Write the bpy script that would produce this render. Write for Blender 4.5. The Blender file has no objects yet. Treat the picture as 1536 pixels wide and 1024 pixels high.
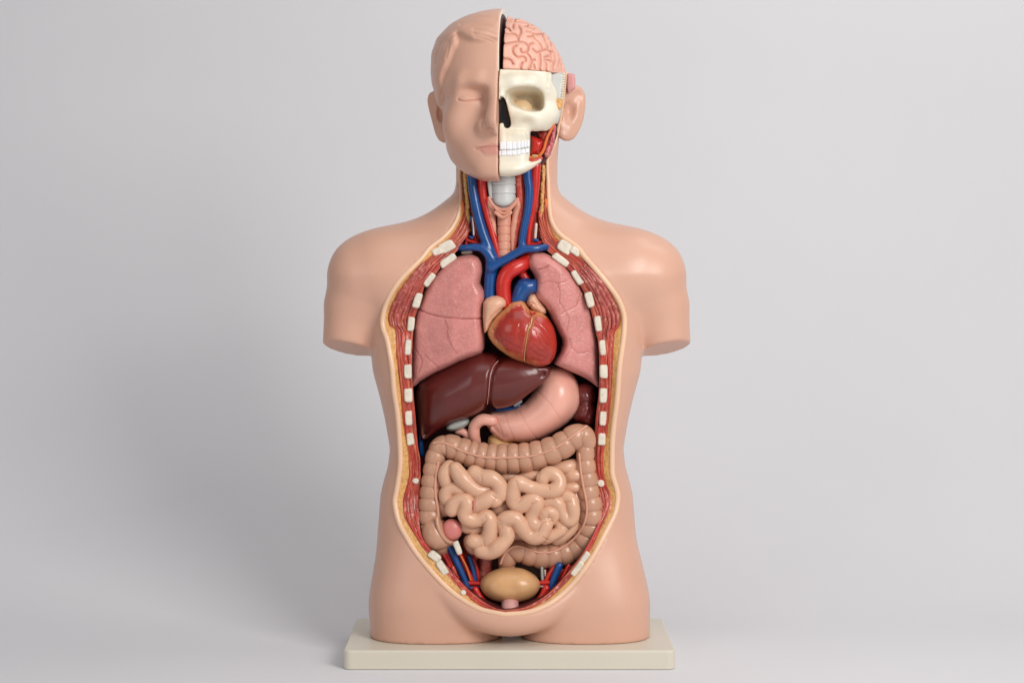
import bpy, math, random
import numpy as np
rng = np.random.default_rng(7)
scene = bpy.context.scene
COL = scene.collection
F32 = np.float32

# ------------------------------------------------------------------ camera geometry (3 m away, 0.6 m high, 70 mm lens)
CAM_D, CAM_Z, FPX, CX, CY = 3.0, 0.6015, 3000.0, 768.0, 375.0
def P(px, py, y):
    d = CAM_D + y
    return np.array([(px-CX)*d/FPX, y, CAM_Z+(CY-py)*d/FPX])
def PX(v):
    d = CAM_D + v[:, 1]
    return np.stack([CX+v[:, 0]*FPX/d, CY-(v[:, 2]-CAM_Z)*FPX/d], 1)
CR = {'N': (640, 250, 5.6), 'K': (560, 350, 5.6), 'R': (740, 350, 5.6), 'H': (680, 400, 5.6), 'M': (560, 500, 5.6),
      'V': (740, 500, 5.6), 'S1': (560, 640, 5.6), 'S2': (740, 640, 5.6), 'S3': (620, 780, 5.6), 'Q': (720, 780, 5.6),
      'T': (560, 600, 2.635), 'W': (560, 340, 2.635), 'b': (720, 10, 8), 'f0': (630, 0, 8), 'f1': (630, 100, 8),
      'f2': (630, 180, 8), 's1': (735, 100, 8), 's2': (735, 180, 8), 'I1': (560, 680, 5.6), 'I2': (700, 700, 5.6), 'px': (0, 0, 1)}
def c(key, pts):
    x, y, s = CR[key]
    return [(x+p[0]/s, y+p[1]/s) + tuple(p[2:]) for p in pts]
def spline(pts, step=None, n=None, closed=False):
    p = np.array(pts, float)
    if closed: q = np.vstack([p[-1:], p, p[:2]])
    else: q = np.vstack([2*p[0]-p[1], p, 2*p[-1]-p[-2]])
    out = []
    for i in range(1, len(q)-2):
        t = np.linspace(0, 1, 12, endpoint=False)[:, None]
        a, b, d, e = q[i-1], q[i], q[i+1], q[i+2]
        out.append(.5*((2*b)+(-a+d)*t+(2*a-5*b+4*d-e)*t**2+(-a+3*b-3*d+e)*t**3))
    out = np.vstack(out+[q[-2:-1]])
    s = np.r_[0, np.cumsum(np.linalg.norm(np.diff(out[:, :2] if out.shape[1] == 2 else out[:, :3], axis=0), axis=1))]
    if n is None: n = max(4, int(s[-1]/step)+1)
    u = np.linspace(0, s[-1], n)
    r = np.stack([np.interp(u, s, out[:, k]) for k in range(out.shape[1])], 1)
    return r[:-1] if closed else r

# ------------------------------------------------------------------ small numpy tools
def vnoise(p, f, seed=0):
    q = p*f + seed*17.31
    i = np.floor(q).astype(np.int64); t = q-i; t = t*t*(3-2*t)
    def h(a):
        n = (a[:, 0]*374761393 + a[:, 1]*668265263 + a[:, 2]*2147483647*3 + seed*971) & 0x7fffffff
        n = ((n ^ (n >> 13))*1274126177) & 0x7fffffff
        return ((n ^ (n >> 16)) & 0xffff)/65535.0
    r = 0
    for dx in (0, 1):
        for dy in (0, 1):
            for dz in (0, 1):
                w = (t[:, 0] if dx else 1-t[:, 0])*(t[:, 1] if dy else 1-t[:, 1])*(t[:, 2] if dz else 1-t[:, 2])
                r = r + w*h(i+np.array([dx, dy, dz]))
    return r*2-1
def seg_dist(pts, lines):
    """distance of 2-D points to a list of polylines"""
    best = np.full(len(pts), 1e9)
    for ln in lines:
        ln = np.asarray(ln, float)
        for a, b in zip(ln[:-1], ln[1:]):
            ab = b-a; L = max(ab@ab, 1e-9)
            t = np.clip(((pts-a)@ab)/L, 0, 1)
            best = np.minimum(best, np.hypot(pts[:, 0]-a[0]-t*ab[0], pts[:, 1]-a[1]-t*ab[1]))
    return best
def poly_sd(X, Z, poly):
    """signed distance to polygon, negative inside (X, Z arrays)"""
    d = np.full(X.shape, 1e9); ins = np.zeros(X.shape, bool)
    P_ = np.asarray(poly, float); Qn = np.roll(P_, -1, 0)
    for a, b in zip(P_, Qn):
        ab = b-a; L = max(ab@ab, 1e-18)
        t = np.clip(((X-a[0])*ab[0]+(Z-a[1])*ab[1])/L, 0, 1)
        d = np.minimum(d, (X-a[0]-t*ab[0])**2+(Z-a[1]-t*ab[1])**2)
        if a[1] != b[1]:
            cond = ((a[1] > Z) != (b[1] > Z)) & (X < (b[0]-a[0])*(Z-a[1])/(b[1]-a[1])+a[0])
            ins ^= cond
    d = np.sqrt(d)
    return np.where(ins, -d, d)
def blur2(a, r):
    r = int(r)
    if r < 1: return a
    for _ in range(2):
        for ax in (0, 1):
            pad = [(0, 0), (0, 0)]; pad[ax] = (r+1, r)
            q = np.cumsum(np.pad(a, pad, mode='edge'), axis=ax)
            n = a.shape[ax]
            a = (np.take(q, np.arange(2*r+1, 2*r+1+n), ax)-np.take(q, np.arange(0, n), ax))/(2*r+1)
    return a
def smin(a, b, k):
    if k <= 0: return np.minimum(a, b)
    h = np.maximum(k-np.abs(a-b), 0)/k
    return np.minimum(a, b)-h*h*k*.25
def smax(a, b, k): return -smin(-a, -b, k)

class Vol:
    def __init__(s, lo, hi, h):
        s.h = h; s.lo = np.array(lo, float)
        n = np.ceil((np.array(hi)-s.lo)/h).astype(int)+1
        s.ax = [(s.lo[k]+h*np.arange(n[k])).astype(F32) for k in range(3)]
        s.X = s.ax[0][:, None, None]; s.Y = s.ax[1][None, :, None]; s.Z = s.ax[2][None, None, :]
        s.f = np.full(n, 1.0, F32)
    def blk(s, lo, hi):
        sl = tuple(slice(max(0, int((lo[k]-s.lo[k])/s.h)), max(0, int((hi[k]-s.lo[k])/s.h)+2)) for k in range(3))
        return sl, s.X[sl[0]], s.Y[:, sl[1]], s.Z[:, :, sl[2]]
    def put(s, sl, d, k, op):
        if s.f[sl].size == 0: return
        if op == '+': s.f[sl] = smin(s.f[sl], d.astype(F32), k)
        elif op == '-': s.f[sl] = smax(s.f[sl], -d.astype(F32), k)
        else: s.f[sl] = smax(s.f[sl], d.astype(F32), k)
    def cap(s, a, b, ra, rb=None, k=0.0, op='+'):
        rb = ra if rb is None else rb
        a = np.array(a, float); b = np.array(b, float); m = max(ra, rb)+k+4*s.h
        sl, X, Y, Z = s.blk(np.minimum(a, b)-m, np.maximum(a, b)+m)
        ab = b-a; L = max(ab@ab, 1e-12)
        t = np.clip(((X-a[0])*ab[0]+(Y-a[1])*ab[1]+(Z-a[2])*ab[2])/L, 0, 1)
        d = np.sqrt((X-a[0]-t*ab[0])**2+(Y-a[1]-t*ab[1])**2+(Z-a[2]-t*ab[2])**2)-(ra+(rb-ra)*t)
        s.put(sl, d, k, op)
    def chain(s, pts, k=0.0, op='+', pk=None, pad=0.0):
        """pts (x,y,z,r): capsules; with pk the chain is joined with itself first"""
        if pk is None:
            for a, b in zip(pts[:-1], pts[1:]): s.cap(a[:3], b[:3], a[3], b[3], k, op)
            return
        q = np.array(pts, float); m = q[:, 3].max()+k+4*s.h+pad
        sl, X, Y, Z = s.blk(q[:, :3].min(0)-m, q[:, :3].max(0)+m)
        tot = None
        for a, b in zip(q[:-1], q[1:]):
            ab = b[:3]-a[:3]; L = max(ab@ab, 1e-12)
            t = np.clip(((X-a[0])*ab[0]+(Y-a[1])*ab[1]+(Z-a[2])*ab[2])/L, 0, 1)
            d = np.sqrt((X-a[0]-t*ab[0])**2+(Y-a[1]-t*ab[1])**2+(Z-a[2]-t*ab[2])**2)-(a[3]+(b[3]-a[3])*t)
            tot = d if tot is None else smin(tot, d, pk)
        s.put(sl, tot, k, op)
    def ell(s, ce, r, k=0.0, op='+', rz=0.0):
        ce = np.array(ce, float); r = np.array(r, float); m = r.max()+k+4*s.h
        sl, X, Y, Z = s.blk(ce-m, ce+m)
        x = X-ce[0]; y = Y-ce[1]; z = Z-ce[2]
        if rz: x, y = x*math.cos(rz)+y*math.sin(rz), -x*math.sin(rz)+y*math.cos(rz)
        k0 = np.sqrt((x/r[0])**2+(y/r[1])**2+(z/r[2])**2)
        k1 = np.sqrt((x/r[0]**2)**2+(y/r[1]**2)**2+(z/r[2]**2)**2)+1e-9
        s.put(sl, k0*(k0-1)/k1, k, op)
    def sample(s, p):
        q = (p-s.lo)/s.h; n = np.array(s.f.shape)
        i = np.clip(np.floor(q).astype(int), 0, n-2); t = np.clip(q-i, 0, 1)
        r = 0
        for dx in (0, 1):
            for dy in (0, 1):
                for dz in (0, 1):
                    w = (t[:, 0] if dx else 1-t[:, 0])*(t[:, 1] if dy else 1-t[:, 1])*(t[:, 2] if dz else 1-t[:, 2])
                    r = r+w*s.f[i[:, 0]+dx, i[:, 1]+dy, i[:, 2]+dz]
        return r
    def mesh(s, smooth=2):
        f = s.f; m = f < 0
        n = np.array(f.shape)
        cnt = np.zeros(tuple(n-1), np.int8)
        for dx in (0, 1):
            for dy in (0, 1):
                for dz in (0, 1):
                    cnt += m[dx:n[0]-1+dx, dy:n[1]-1+dy, dz:n[2]-1+dz]
        act = (cnt > 0) & (cnt < 8)
        cells = np.argwhere(act)
        vid = np.full(tuple(n-1), -1, np.int32); vid[act] = np.arange(len(cells))
        cor = {}
        for dx in (0, 1):
            for dy in (0, 1):
                for dz in (0, 1):
                    cor[dx, dy, dz] = f[cells[:, 0]+dx, cells[:, 1]+dy, cells[:, 2]+dz].astype(float)
        acc = np.zeros((len(cells), 3)); w = np.zeros(len(cells))
        for ax in range(3):
            o1, o2 = [k for k in range(3) if k != ax]
            for u in (0, 1):
                for v in (0, 1):
                    a = [0, 0, 0]; a[o1] = u; a[o2] = v; b = list(a); b[ax] = 1
                    fa, fb = cor[tuple(a)], cor[tuple(b)]
                    x = (fa < 0) != (fb < 0)
                    t = np.where(x, fa/np.where(x, fa-fb, 1), 0)
                    pos = np.zeros((len(cells), 3)); pos[:, ax] = t; pos[:, o1] = u; pos[:, o2] = v
                    acc += pos*x[:, None]; w += x
        V = s.lo+(cells+acc/w[:, None])*s.h
        quads = []
        for ax in range(3):
            o1, o2 = [(1, 2), (2, 0), (0, 1)][ax]
            a = [slice(None)]*3; b = [slice(None)]*3
            a[ax] = slice(0, n[ax]-1); b[ax] = slice(1, n[ax])
            for o in (o1, o2):
                a[o] = slice(1, n[o]-1); b[o] = slice(1, n[o]-1)
            A = m[tuple(a)]; B = m[tuple(b)]
            e = np.argwhere(A != B)
            if len(e) == 0: continue
            inside_first = A[tuple(e.T)]
            e = e.copy(); e[:, o1] += 1; e[:, o2] += 1
            def cid(d1, d2):
                q = e.copy(); q[:, o1] -= d1; q[:, o2] -= d2
                return vid[tuple(q.T)]
            q = np.stack([cid(1, 1), cid(0, 1), cid(0, 0), cid(1, 0)], 1)
            q[~inside_first] = q[~inside_first][:, ::-1]
            quads.append(q)
        Q = np.vstack(quads)
        for _ in range(smooth):
            s0 = np.zeros_like(V); dg = np.zeros(len(V))
            for k in range(4):
                i, j = Q[:, k], Q[:, (k+1) % 4]
                for d in range(3):
                    s0[:, d] += np.bincount(i, V[j, d], len(V))+np.bincount(j, V[i, d], len(V))
                dg += np.bincount(i, minlength=len(V))+np.bincount(j, minlength=len(V))
            V = V*.45+.55*s0/np.maximum(dg, 1)[:, None]
        return V, Q

# ------------------------------------------------------------------ linking meshes
ROOT = bpy.data.objects.new('anatomical_torso_model', None)
COL.objects.link(ROOT)
ROOT.location = (0, 0, 0)
ROOT['label'] = 'life-size anatomical torso with open chest and belly, half-face skull, on cream base plate'
ROOT['category'] = 'anatomical model'
def build(name, V, Fc, mat, parent=ROOT, smooth=True, label=None, attrs=None, uv=None):
    V = np.asarray(V, float)
    me = bpy.data.meshes.new(name)
    if isinstance(Fc, np.ndarray):
        k = Fc.shape[1]
        me.vertices.add(len(V)); me.vertices.foreach_set('co', V.ravel().astype(F32))
        me.loops.add(Fc.size); me.loops.foreach_set('vertex_index', Fc.ravel().astype(np.int32))
        me.polygons.add(len(Fc)); me.polygons.foreach_set('loop_start', np.arange(0, Fc.size, k, dtype=np.int32))
        me.update(calc_edges=True)
    else:
        me.from_pydata([tuple(v) for v in V], [], [tuple(int(i) for i in f) for f in Fc]); me.update()
    me.validate()
    if smooth: me.polygons.foreach_set('use_smooth', np.ones(len(me.polygons), bool))
    for an, av in (attrs or {}).items():
        at = me.attributes.new(an, 'FLOAT', 'POINT'); at.data.foreach_set('value', np.asarray(av, F32))
    if uv is not None:
        l = me.uv_layers.new(name='UVMap')
        li = np.empty(len(me.loops), np.int32); me.loops.foreach_get('vertex_index', li)
        l.data.foreach_set('uv', np.asarray(uv, F32)[li].ravel())
    me.materials.append(mat)
    o = bpy.data.objects.new(name, me); COL.objects.link(o)
    if parent is not None: o.parent = parent
    if label: o['label'] = label
    return o
def normals(V, Q):
    n = np.zeros_like(V)
    fn = np.cross(V[Q[:, 2]]-V[Q[:, 0]], V[Q[:, 3]]-V[Q[:, 1]])
    for k in range(4):
        for d in range(3): n[:, d] += np.bincount(Q[:, k], fn[:, d], len(V))
    return n/np.maximum(np.linalg.norm(n, axis=1), 1e-12)[:, None]
def groove(V, Q, lines, w, depth):
    """press grooves along picture-traced polylines into the front of a surface"""
    N = normals(V, Q); pts = PX(V)
    d = seg_dist(pts, lines)
    g = np.exp(-(d/w)**2)*np.clip(-N[:, 1]*2.5+.3, 0, 1)
    return V-N*(g*depth)[:, None], g
def tube_mesh(pts, rad, n=14, caps=True):
    """swept tube through 3-D points"""
    p = np.asarray(pts, float); r = np.asarray(rad, float)*np.ones(len(p))
    if caps:
        t0 = p[0]-p[1]; t0 /= np.linalg.norm(t0); t1 = p[-1]-p[-2]; t1 /= np.linalg.norm(t1)
        a = np.array([.98, .8, .45]); ca = np.sqrt(1-a**2)
        head = [(p[0]+t0*r[0]*q, r[0]*w) for q, w in zip(a, ca)]
        tail = [(p[-1]+t1*r[-1]*q, r[-1]*w) for q, w in zip(a[::-1], ca[::-1])]
        p = np.vstack([[h[0] for h in head], p, [h[0] for h in tail]]); r = np.r_[[h[1] for h in head], r, [h[1] for h in tail]]
    T = np.gradient(p, axis=0); T /= np.linalg.norm(T, axis=1)[:, None]+1e-12
    u = np.cross(T[0], [0, 1, 0.01]); u /= np.linalg.norm(u)
    ang = np.linspace(0, 2*np.pi, n, endpoint=False)
    V = []
    for i in range(len(p)):
        u = u-T[i]*(u@T[i]); u /= np.linalg.norm(u); v = np.cross(T[i], u)
        V.append(p[i]+r[i]*(np.cos(ang)[:, None]*u+np.sin(ang)[:, None]*v))
    V = np.vstack(V); m = len(p); Fc = []
    i = np.arange(m-1)[:, None]*n; j = np.arange(n)[None, :]; k = (j+1) % n
    Q = np.stack([i+j, i+k, i+n+k, i+n+j], 2).reshape(-1, 4)
    return V, Q
def join(parts):
    Vs, Qs, o = [], [], 0
    for V, Q in parts:
        Vs.append(V); Qs.append(Q+o); o += len(V)
    return np.vstack(Vs), np.vstack(Qs)
def pxtube(key, pts, r, y=None, n=14, step=3.0, caps=True):
    """tube traced in the picture: pts (u,v[,depth]); r in picture pixels (number or per point)"""
    pp = c(key, pts); s = CR[key][2]
    ys = [q[2] if len(q) > 2 else y for q in pp]
    rr = np.ones(len(pp))*np.asarray(r, float)
    q = spline([(a[0], a[1], b*1000, w) for a, b, w in zip(pp, ys, rr)], step=step)
    W = np.array([P(a, b, d/1000) for a, b, d, _ in q])
    return tube_mesh(W, q[:, 3]*.001*(1+q[:, 2]/3000), n, caps)
def inflate(poly, yc, Hf, Hb, R, h=.0018, bl=.35, smooth=2, mod=None, extra=None, grow=.0006):
    """rounded body whose outline is the traced picture outline standing at depth yc; R rounding in px"""
    yr = yc if not callable(yc) else None
    pl = np.array(poly, float)
    yy = np.array([yr if yr is not None else yc(a, b) for a, b in pl])
    W = np.stack([(pl[:, 0]-CX)*(CAM_D+yy)/FPX, CAM_Z+(CY-pl[:, 1])*(CAM_D+yy)/FPX], 1)
    x0, z0 = W.min(0)-.008; x1, z1 = W.max(0)+.008
    ymin, ymax = yy.min()-Hf-.006, yy.max()+Hb+.006
    v = Vol((x0, ymin, z0), (x1, ymax, z1), h)
    X2, Z2 = np.meshgrid(v.ax[0].astype(float), v.ax[2].astype(float), indexing='ij')
    d = poly_sd(X2, Z2, W)-grow
    Rm = R*.001
    t = 1+np.clip(d/Rm, -1, 3)
    tb = blur2(t, Rm*bl/h)
    wgt = np.clip((-d-.003)/(.006), 0, 1)
    t = np.maximum(t*(1-wgt)+tb*wgt, 0)
    if yr is None:
        pxs = CX+X2*FPX/(CAM_D+yy.mean()); pys = CY-(Z2-CAM_Z)*FPX/(CAM_D+yy.mean())
        Y0 = np.vectorize(yc)(pxs, pys)
    else: Y0 = np.full(X2.shape, yr)
    hf = np.full(X2.shape, Hf) if mod is None else Hf*mod(X2, Z2)
    dy = v.Y-Y0[:, None, :]
    H = np.where(dy < 0, hf[:, None, :], Hb)
    q = np.sqrt((dy/H)**2+(t**2)[:, None, :]+1e-9)-1
    v.f = (q*min(Rm, Hf)*.6).astype(F32)
    if extra: extra(v)
    return v.mesh(smooth)

# ------------------------------------------------------------------ materials
def mat(name, col, rough=.4, spots=None, var=.06, vscale=14, bump=None, coat=0.0, attr=None, spec=.5, sss=0.0, attr2=None):
    m = bpy.data.materials.new(name); m.use_nodes = True; nt = m.node_tree; N = nt.nodes; L = nt.links
    b = N['Principled BSDF']; b.inputs['Roughness'].default_value = rough
    b.inputs['Coat Weight'].default_value = coat; b.inputs['Coat Roughness'].default_value = .12
    b.inputs['Specular IOR Level'].default_value = spec
    if sss:
        b.inputs['Subsurface Weight'].default_value = sss; b.inputs['Subsurface Radius'].default_value = (1, .35, .2); b.inputs['Subsurface Scale'].default_value = .006
    tc = N.new('ShaderNodeTexCoord')
    n1 = N.new('ShaderNodeTexNoise'); n1.inputs['Scale'].default_value = vscale; n1.inputs['Detail'].default_value = 5
    L.new(tc.outputs['Object'], n1.inputs['Vector'])
    mp = N.new('ShaderNodeMapRange'); mp.inputs[1].default_value = .3; mp.inputs[2].default_value = .7
    mp.inputs[3].default_value = 1-var; mp.inputs[4].default_value = 1+var
    L.new(n1.outputs['Fac'], mp.inputs[0])
    mul = N.new('ShaderNodeVectorMath'); mul.operation = 'SCALE'; mul.inputs[0].default_value = col
    L.new(mp.outputs[0], mul.inputs['Scale']); out = mul.outputs[0]
    def mixin(out, c2, fac):
        x = N.new('ShaderNodeMix'); x.data_type = 'RGBA'
        L.new(out, x.inputs[6]); x.inputs[7].default_value = (*c2, 1); L.new(fac, x.inputs[0]); return x.outputs[2]
    if spots:                                  # (colour, scale, low, high)
        c2, sc, lo, hi = spots
        n2 = N.new('ShaderNodeTexNoise'); n2.inputs['Scale'].default_value = sc; n2.inputs['Detail'].default_value = 3
        L.new(tc.outputs['Object'], n2.inputs['Vector'])
        r = N.new('ShaderNodeMapRange'); r.inputs[1].default_value = lo; r.inputs[2].default_value = hi
        L.new(n2.outputs['Fac'], r.inputs[0]); out = mixin(out, c2, r.outputs[0])
    for at in (attr, attr2):
        if at:
            a = N.new('ShaderNodeAttribute'); a.attribute_name = at[0]; out = mixin(out, at[1], a.outputs['Fac'])
    L.new(out, b.inputs['Base Color'])
    rn = N.new('ShaderNodeMapRange'); rn.inputs[3].default_value = max(rough-.07, .02); rn.inputs[4].default_value = rough+.07
    L.new(n1.outputs['Fac'], rn.inputs[0]); L.new(rn.outputs[0], b.inputs['Roughness'])
    if bump:                                   # list of (kind, scale, strength, distance)
        last = None
        for kind, sc, st, di in bump:
            t = N.new('ShaderNodeTexVoronoi' if kind.startswith('v') else 'ShaderNodeTexNoise')
            t.inputs['Scale'].default_value = sc
            if kind == 'v': t.feature = 'F1'
            if kind == 'n': t.inputs['Detail'].default_value = 4
            L.new(tc.outputs['Object'], t.inputs['Vector'])
            bp = N.new('ShaderNodeBump'); bp.inputs['Strength'].default_value = st; bp.inputs['Distance'].default_value = di
            L.new(t.outputs[0], bp.inputs['Height'])
            if last: L.new(last, bp.inputs['Normal'])
            last = bp.outputs[0]
        L.new(last, b.inputs['Normal'])
    return m
def fibre_mat(name, dark, mid, light, su, sv, rough=.33):
    """fibres running along the U direction of the strip's UV (metres)"""
    m = bpy.data.materials.new(name); m.use_nodes = True; nt = m.node_tree; N = nt.nodes; L = nt.links
    b = N['Principled BSDF']; b.inputs['Roughness'].default_value = rough; b.inputs['Coat Weight'].default_value = .25; b.inputs['Coat Roughness'].default_value = .2
    uv = N.new('ShaderNodeUVMap'); mp = N.new('ShaderNodeMapping'); mp.inputs['Scale'].default_value = (su, sv, 1)
    L.new(uv.outputs[0], mp.inputs[0])
    n = N.new('ShaderNodeTexNoise'); n.inputs['Scale'].default_value = 1; n.inputs['Detail'].default_value = 6; n.inputs['Distortion'].default_value = .6
    L.new(mp.outputs[0], n.inputs['Vector'])
    cr = N.new('ShaderNodeValToRGB'); e = cr.color_ramp.elements
    e[0].position = .33; e[0].color = (*dark, 1); e[1].position = .72; e[1].color = (*light, 1)
    x = e.new(.52); x.color = (*mid, 1)
    L.new(n.outputs['Fac'], cr.inputs[0])
    L.new(cr.outputs[0], b.inputs['Base Color'])
    bp = N.new('ShaderNodeBump'); bp.inputs['Strength'].default_value = .5; bp.inputs['Distance'].default_value = .002
    L.new(n.outputs['Fac'], bp.inputs['Height']); L.new(bp.outputs[0], b.inputs['Normal'])
    return m
SKIN = (.655, .373, .268)
M = {}
M['skin'] = mat('skin_plastic', SKIN, .36, var=.04, vscale=6, bump=[('n', 900, .05, .0004)], spec=.5)
M['face'] = mat('face_plastic', SKIN, .36, var=.04, vscale=6, bump=[('n', 900, .05, .0004)], spec=.4, attr=('lip', (.60, .25, .205)))
M['rim'] = mat('rim_plastic', (.82, .53, .35), .33, var=.06, vscale=30)
M['bone'] = mat('bone_plastic', (.78, .72, .585), .34, var=.035, vscale=25, attr=('inside', (.68, .55, .38)), spots=((.72, .62, .43), 40, .56, .8), bump=[('n', 250, .08, .0006)])
M['white_bone'] = mat('cut_bone', (.74, .665, .55), .5, var=.10, vscale=120, spots=((.60, .48, .34), 260, .55, .8), bump=[('n', 500, .15, .0006)])
M['fat'] = mat('fat_tissue', (.68, .37, .12), .42, spots=((.60, .30, .08), 210, .5, .66), var=.14, vscale=60, bump=[('v', 330, .55, .0014), ('n', 700, .3, .0006)])
M['muscle'] = fibre_mat('muscle_fibres', (.25, .028, .020), (.47, .075, .042), (.64, .23, .12), 24, 380)
M['bundle'] = mat('muscle_bundle', (.40, .07, .055), .34, spots=((.62, .22, .16), 170, .5, .72), var=.22, vscale=70, bump=[('n', 420, .5, .001)], coat=.2)
M['lining'] = mat('cavity_lining', (.10, .012, .014), .45, var=.3, vscale=30, bump=[('n', 120, .3, .002)])
M['dark'] = mat('maroon_dark', (.055, .008, .010), .5, var=.2, vscale=30)
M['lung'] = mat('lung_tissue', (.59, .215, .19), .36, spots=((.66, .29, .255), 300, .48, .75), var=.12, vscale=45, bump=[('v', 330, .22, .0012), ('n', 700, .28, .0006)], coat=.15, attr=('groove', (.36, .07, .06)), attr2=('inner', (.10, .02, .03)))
M['liver'] = mat('liver_tissue', (.115, .014, .011), .33, var=.14, vscale=18, bump=[('n', 110, .16, .0012)], coat=.25, attr=('pale', (.20, .10, .06)))
M['spleen'] = mat('spleen_tissue', (.15, .022, .02), .25, var=.12, vscale=30, coat=.4)
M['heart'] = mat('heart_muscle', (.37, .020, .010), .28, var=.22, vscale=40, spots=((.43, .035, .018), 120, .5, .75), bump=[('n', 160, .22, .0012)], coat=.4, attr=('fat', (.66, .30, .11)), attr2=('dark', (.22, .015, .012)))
M['atrium'] = mat('atrium_tissue', (.72, .40, .26), .4, var=.06, vscale=40, spots=((.6, .26, .16), 260, .56, .75))
M['stomach'] = mat('stomach_tissue', (.80, .395, .305), .34, var=.07, vscale=22, bump=[('n', 260, .12, .0006)], coat=.2, attr=('groove', (.55, .18, .12)))
M['colon'] = mat('colon_tissue', (.53, .28, .178), .33, var=.07, vscale=30, coat=.15, bump=[('n', 300, .06, .0005)])
M['taenia'] = mat('taenia_band', (.66, .33, .22), .38, var=.06, vscale=40)
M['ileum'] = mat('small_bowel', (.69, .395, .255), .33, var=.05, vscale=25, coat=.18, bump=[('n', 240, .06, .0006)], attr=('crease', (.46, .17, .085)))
M['stump'] = mat('bowel_stump', (.62, .20, .17), .35, var=.05, vscale=40)
M['bladder'] = mat('bladder_tissue', (.63, .345, .155), .33, var=.10, vscale=40, bump=[('n', 130, .18, .0012)], coat=.12)
M['blue'] = mat('vein_blue', (.002, .060, .23), .30, var=.10, vscale=60, coat=.2)
M['red'] = mat('artery_red', (.54, .018, .010), .30, var=.12, vscale=60, coat=.2)
M['redm'] = mat('neck_muscle', (.52, .05, .035), .34, spots=((.68, .2, .12), 130, .52, .75), var=.15, vscale=70, coat=.2, bump=[('n', 300, .2, .0008)])
M['orange'] = mat('nerve_orange', (.70, .16, .03), .4, var=.1, vscale=60)
M['cart'] = mat('cartilage_white', (.58, .585, .57), .36, var=.04, vscale=30)
M['thyroid'] = mat('thyroid_pink', (.68, .30, .205), .34, var=.08, vscale=60, bump=[('n', 380, .2, .0008)])
M['pale'] = mat('pale_tissue', (.66, .52, .45), .42, var=.08, vscale=90)
M['pinkp'] = mat('prostate_pink', (.62, .31, .28), .42, var=.12, vscale=60)
M['lilac'] = mat('lilac_vessel', (.36, .22, .42), .4)
M['gall'] = mat('gallbladder_grey', (.36, .37, .34), .35, var=.08, vscale=40)
M['pancreas'] = mat('pancreas_tan', (.60, .36, .15), .42, var=.1, vscale=60)
M['brain'] = mat('brain_tissue', (.75, .41, .31), .42, var=.05, vscale=40, coat=.0, attr=('groove', (.60, .24, .165)))
M['tooth'] = mat('tooth_enamel', (.84, .84, .86), .22, var=.02, vscale=60, coat=.3)
M['black'] = mat('glossy_black', (.008, .007, .007), .2, var=.1, vscale=40, coat=.4)
M['eye'] = mat('eye_tan', (.66, .46, .26), .45, var=.06, vscale=60)
M['gland'] = mat('gland_pink', (.48, .07, .09), .35, spots=((.72, .33, .28), 160, .5, .68), var=.2, vscale=80, bump=[('v', 260, .6, .0016)], coat=.2)
M['temple'] = mat('temple_pink', (.62, .27, .26), .45, var=.06, vscale=60)
M['base'] = mat('base_plastic', (.66, .61, .505), .4, var=.02, vscale=8, bump=[('n', 700, .04, .0004)])
M['wall'] = mat('backdrop_paper', (.725, .715, .732), .92, var=.012, vscale=2.5, bump=[('n', 260, .03, .0006)], spec=.1)

# ------------------------------------------------------------------ cut outlines traced from the picture
def sides(left, right, n):
    """left runs top->bottom centre, right runs bottom centre->top"""
    return np.vstack([spline(left, n=n), spline(right, n=n)[1:]])
NS = 420
A_left = [(690, 232), (688, 262), (690, 285), (689.5, 305), (685.5, 325), (676, 343), (663, 357), (651, 366), (642, 374), (631, 388), (619, 400), (603, 416),
          (587, 438), (577, 460), (573, 480), (574.5, 494), (580, 510), (584, 530), (587.5, 552), (591, 590), (596, 622), (598.5, 655), (600, 690), (598, 713),
          (594, 738), (592, 755), (598, 783), (609, 805), (628, 835), (659, 871), (689, 897), (720, 914), (757, 922)]
A_right = [(757, 922), (795, 918), (826, 905), (856, 880), (886, 841), (911, 795), (923, 770), (927, 750), (926, 735), (920, 715), (918.6, 700), (919.5, 655), (926, 600),
           (930, 550), (935, 515), (937, 495), (937, 475), (933, 460), (926, 445), (911, 424), (894, 404), (877.5, 385), (868.6, 373), (856, 363), (842, 352.5),
           (832, 340), (826.5, 325), (824, 300), (823, 270), (822.5, 240), (829, 224), (834, 211), (841, 180), (846, 145), (851, 110)]
B_left = [(698, 232), (697, 262), (697.5, 285), (697, 305), (693, 325), (684, 344), (671, 360), (658, 371), (648, 382), (631, 398.5), (611, 421), (596, 445),
          (587, 462), (583, 475), (584.5, 488), (592.5, 494), (593.5, 510), (594.5, 530), (597.5, 560), (601, 590), (603.5, 625), (607, 650), (611.5, 671), (613.6, 705),
          (611.5, 722), (605.5, 742), (604, 755), (608, 778), (621, 800), (645, 833), (663, 853), (681, 873), (700, 892), (720, 907), (745, 917), (757, 918.8)]
B_right = [(757, 918.8), (781, 917.5), (799, 911), (820, 900), (835, 887.5), (852, 870.5), (870, 850), (884, 828), (896, 805), (906, 783), (913, 769), (917, 757), (916, 744), (911.5, 730), (906, 713),
           (905, 690), (907, 670), (911.5, 642), (916, 600), (918.6, 560), (920, 530), (922, 500), (928, 490), (929.5, 478), (926, 465), (917, 446), (904, 425),
           (890, 408), (877.5, 393), (866, 383), (853, 372), (836, 360), (827, 345), (821.5, 325), (819.5, 300), (818, 270), (817, 240), (826, 222), (831, 209), (838, 178), (843.5, 145), (847.5, 111)]
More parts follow.
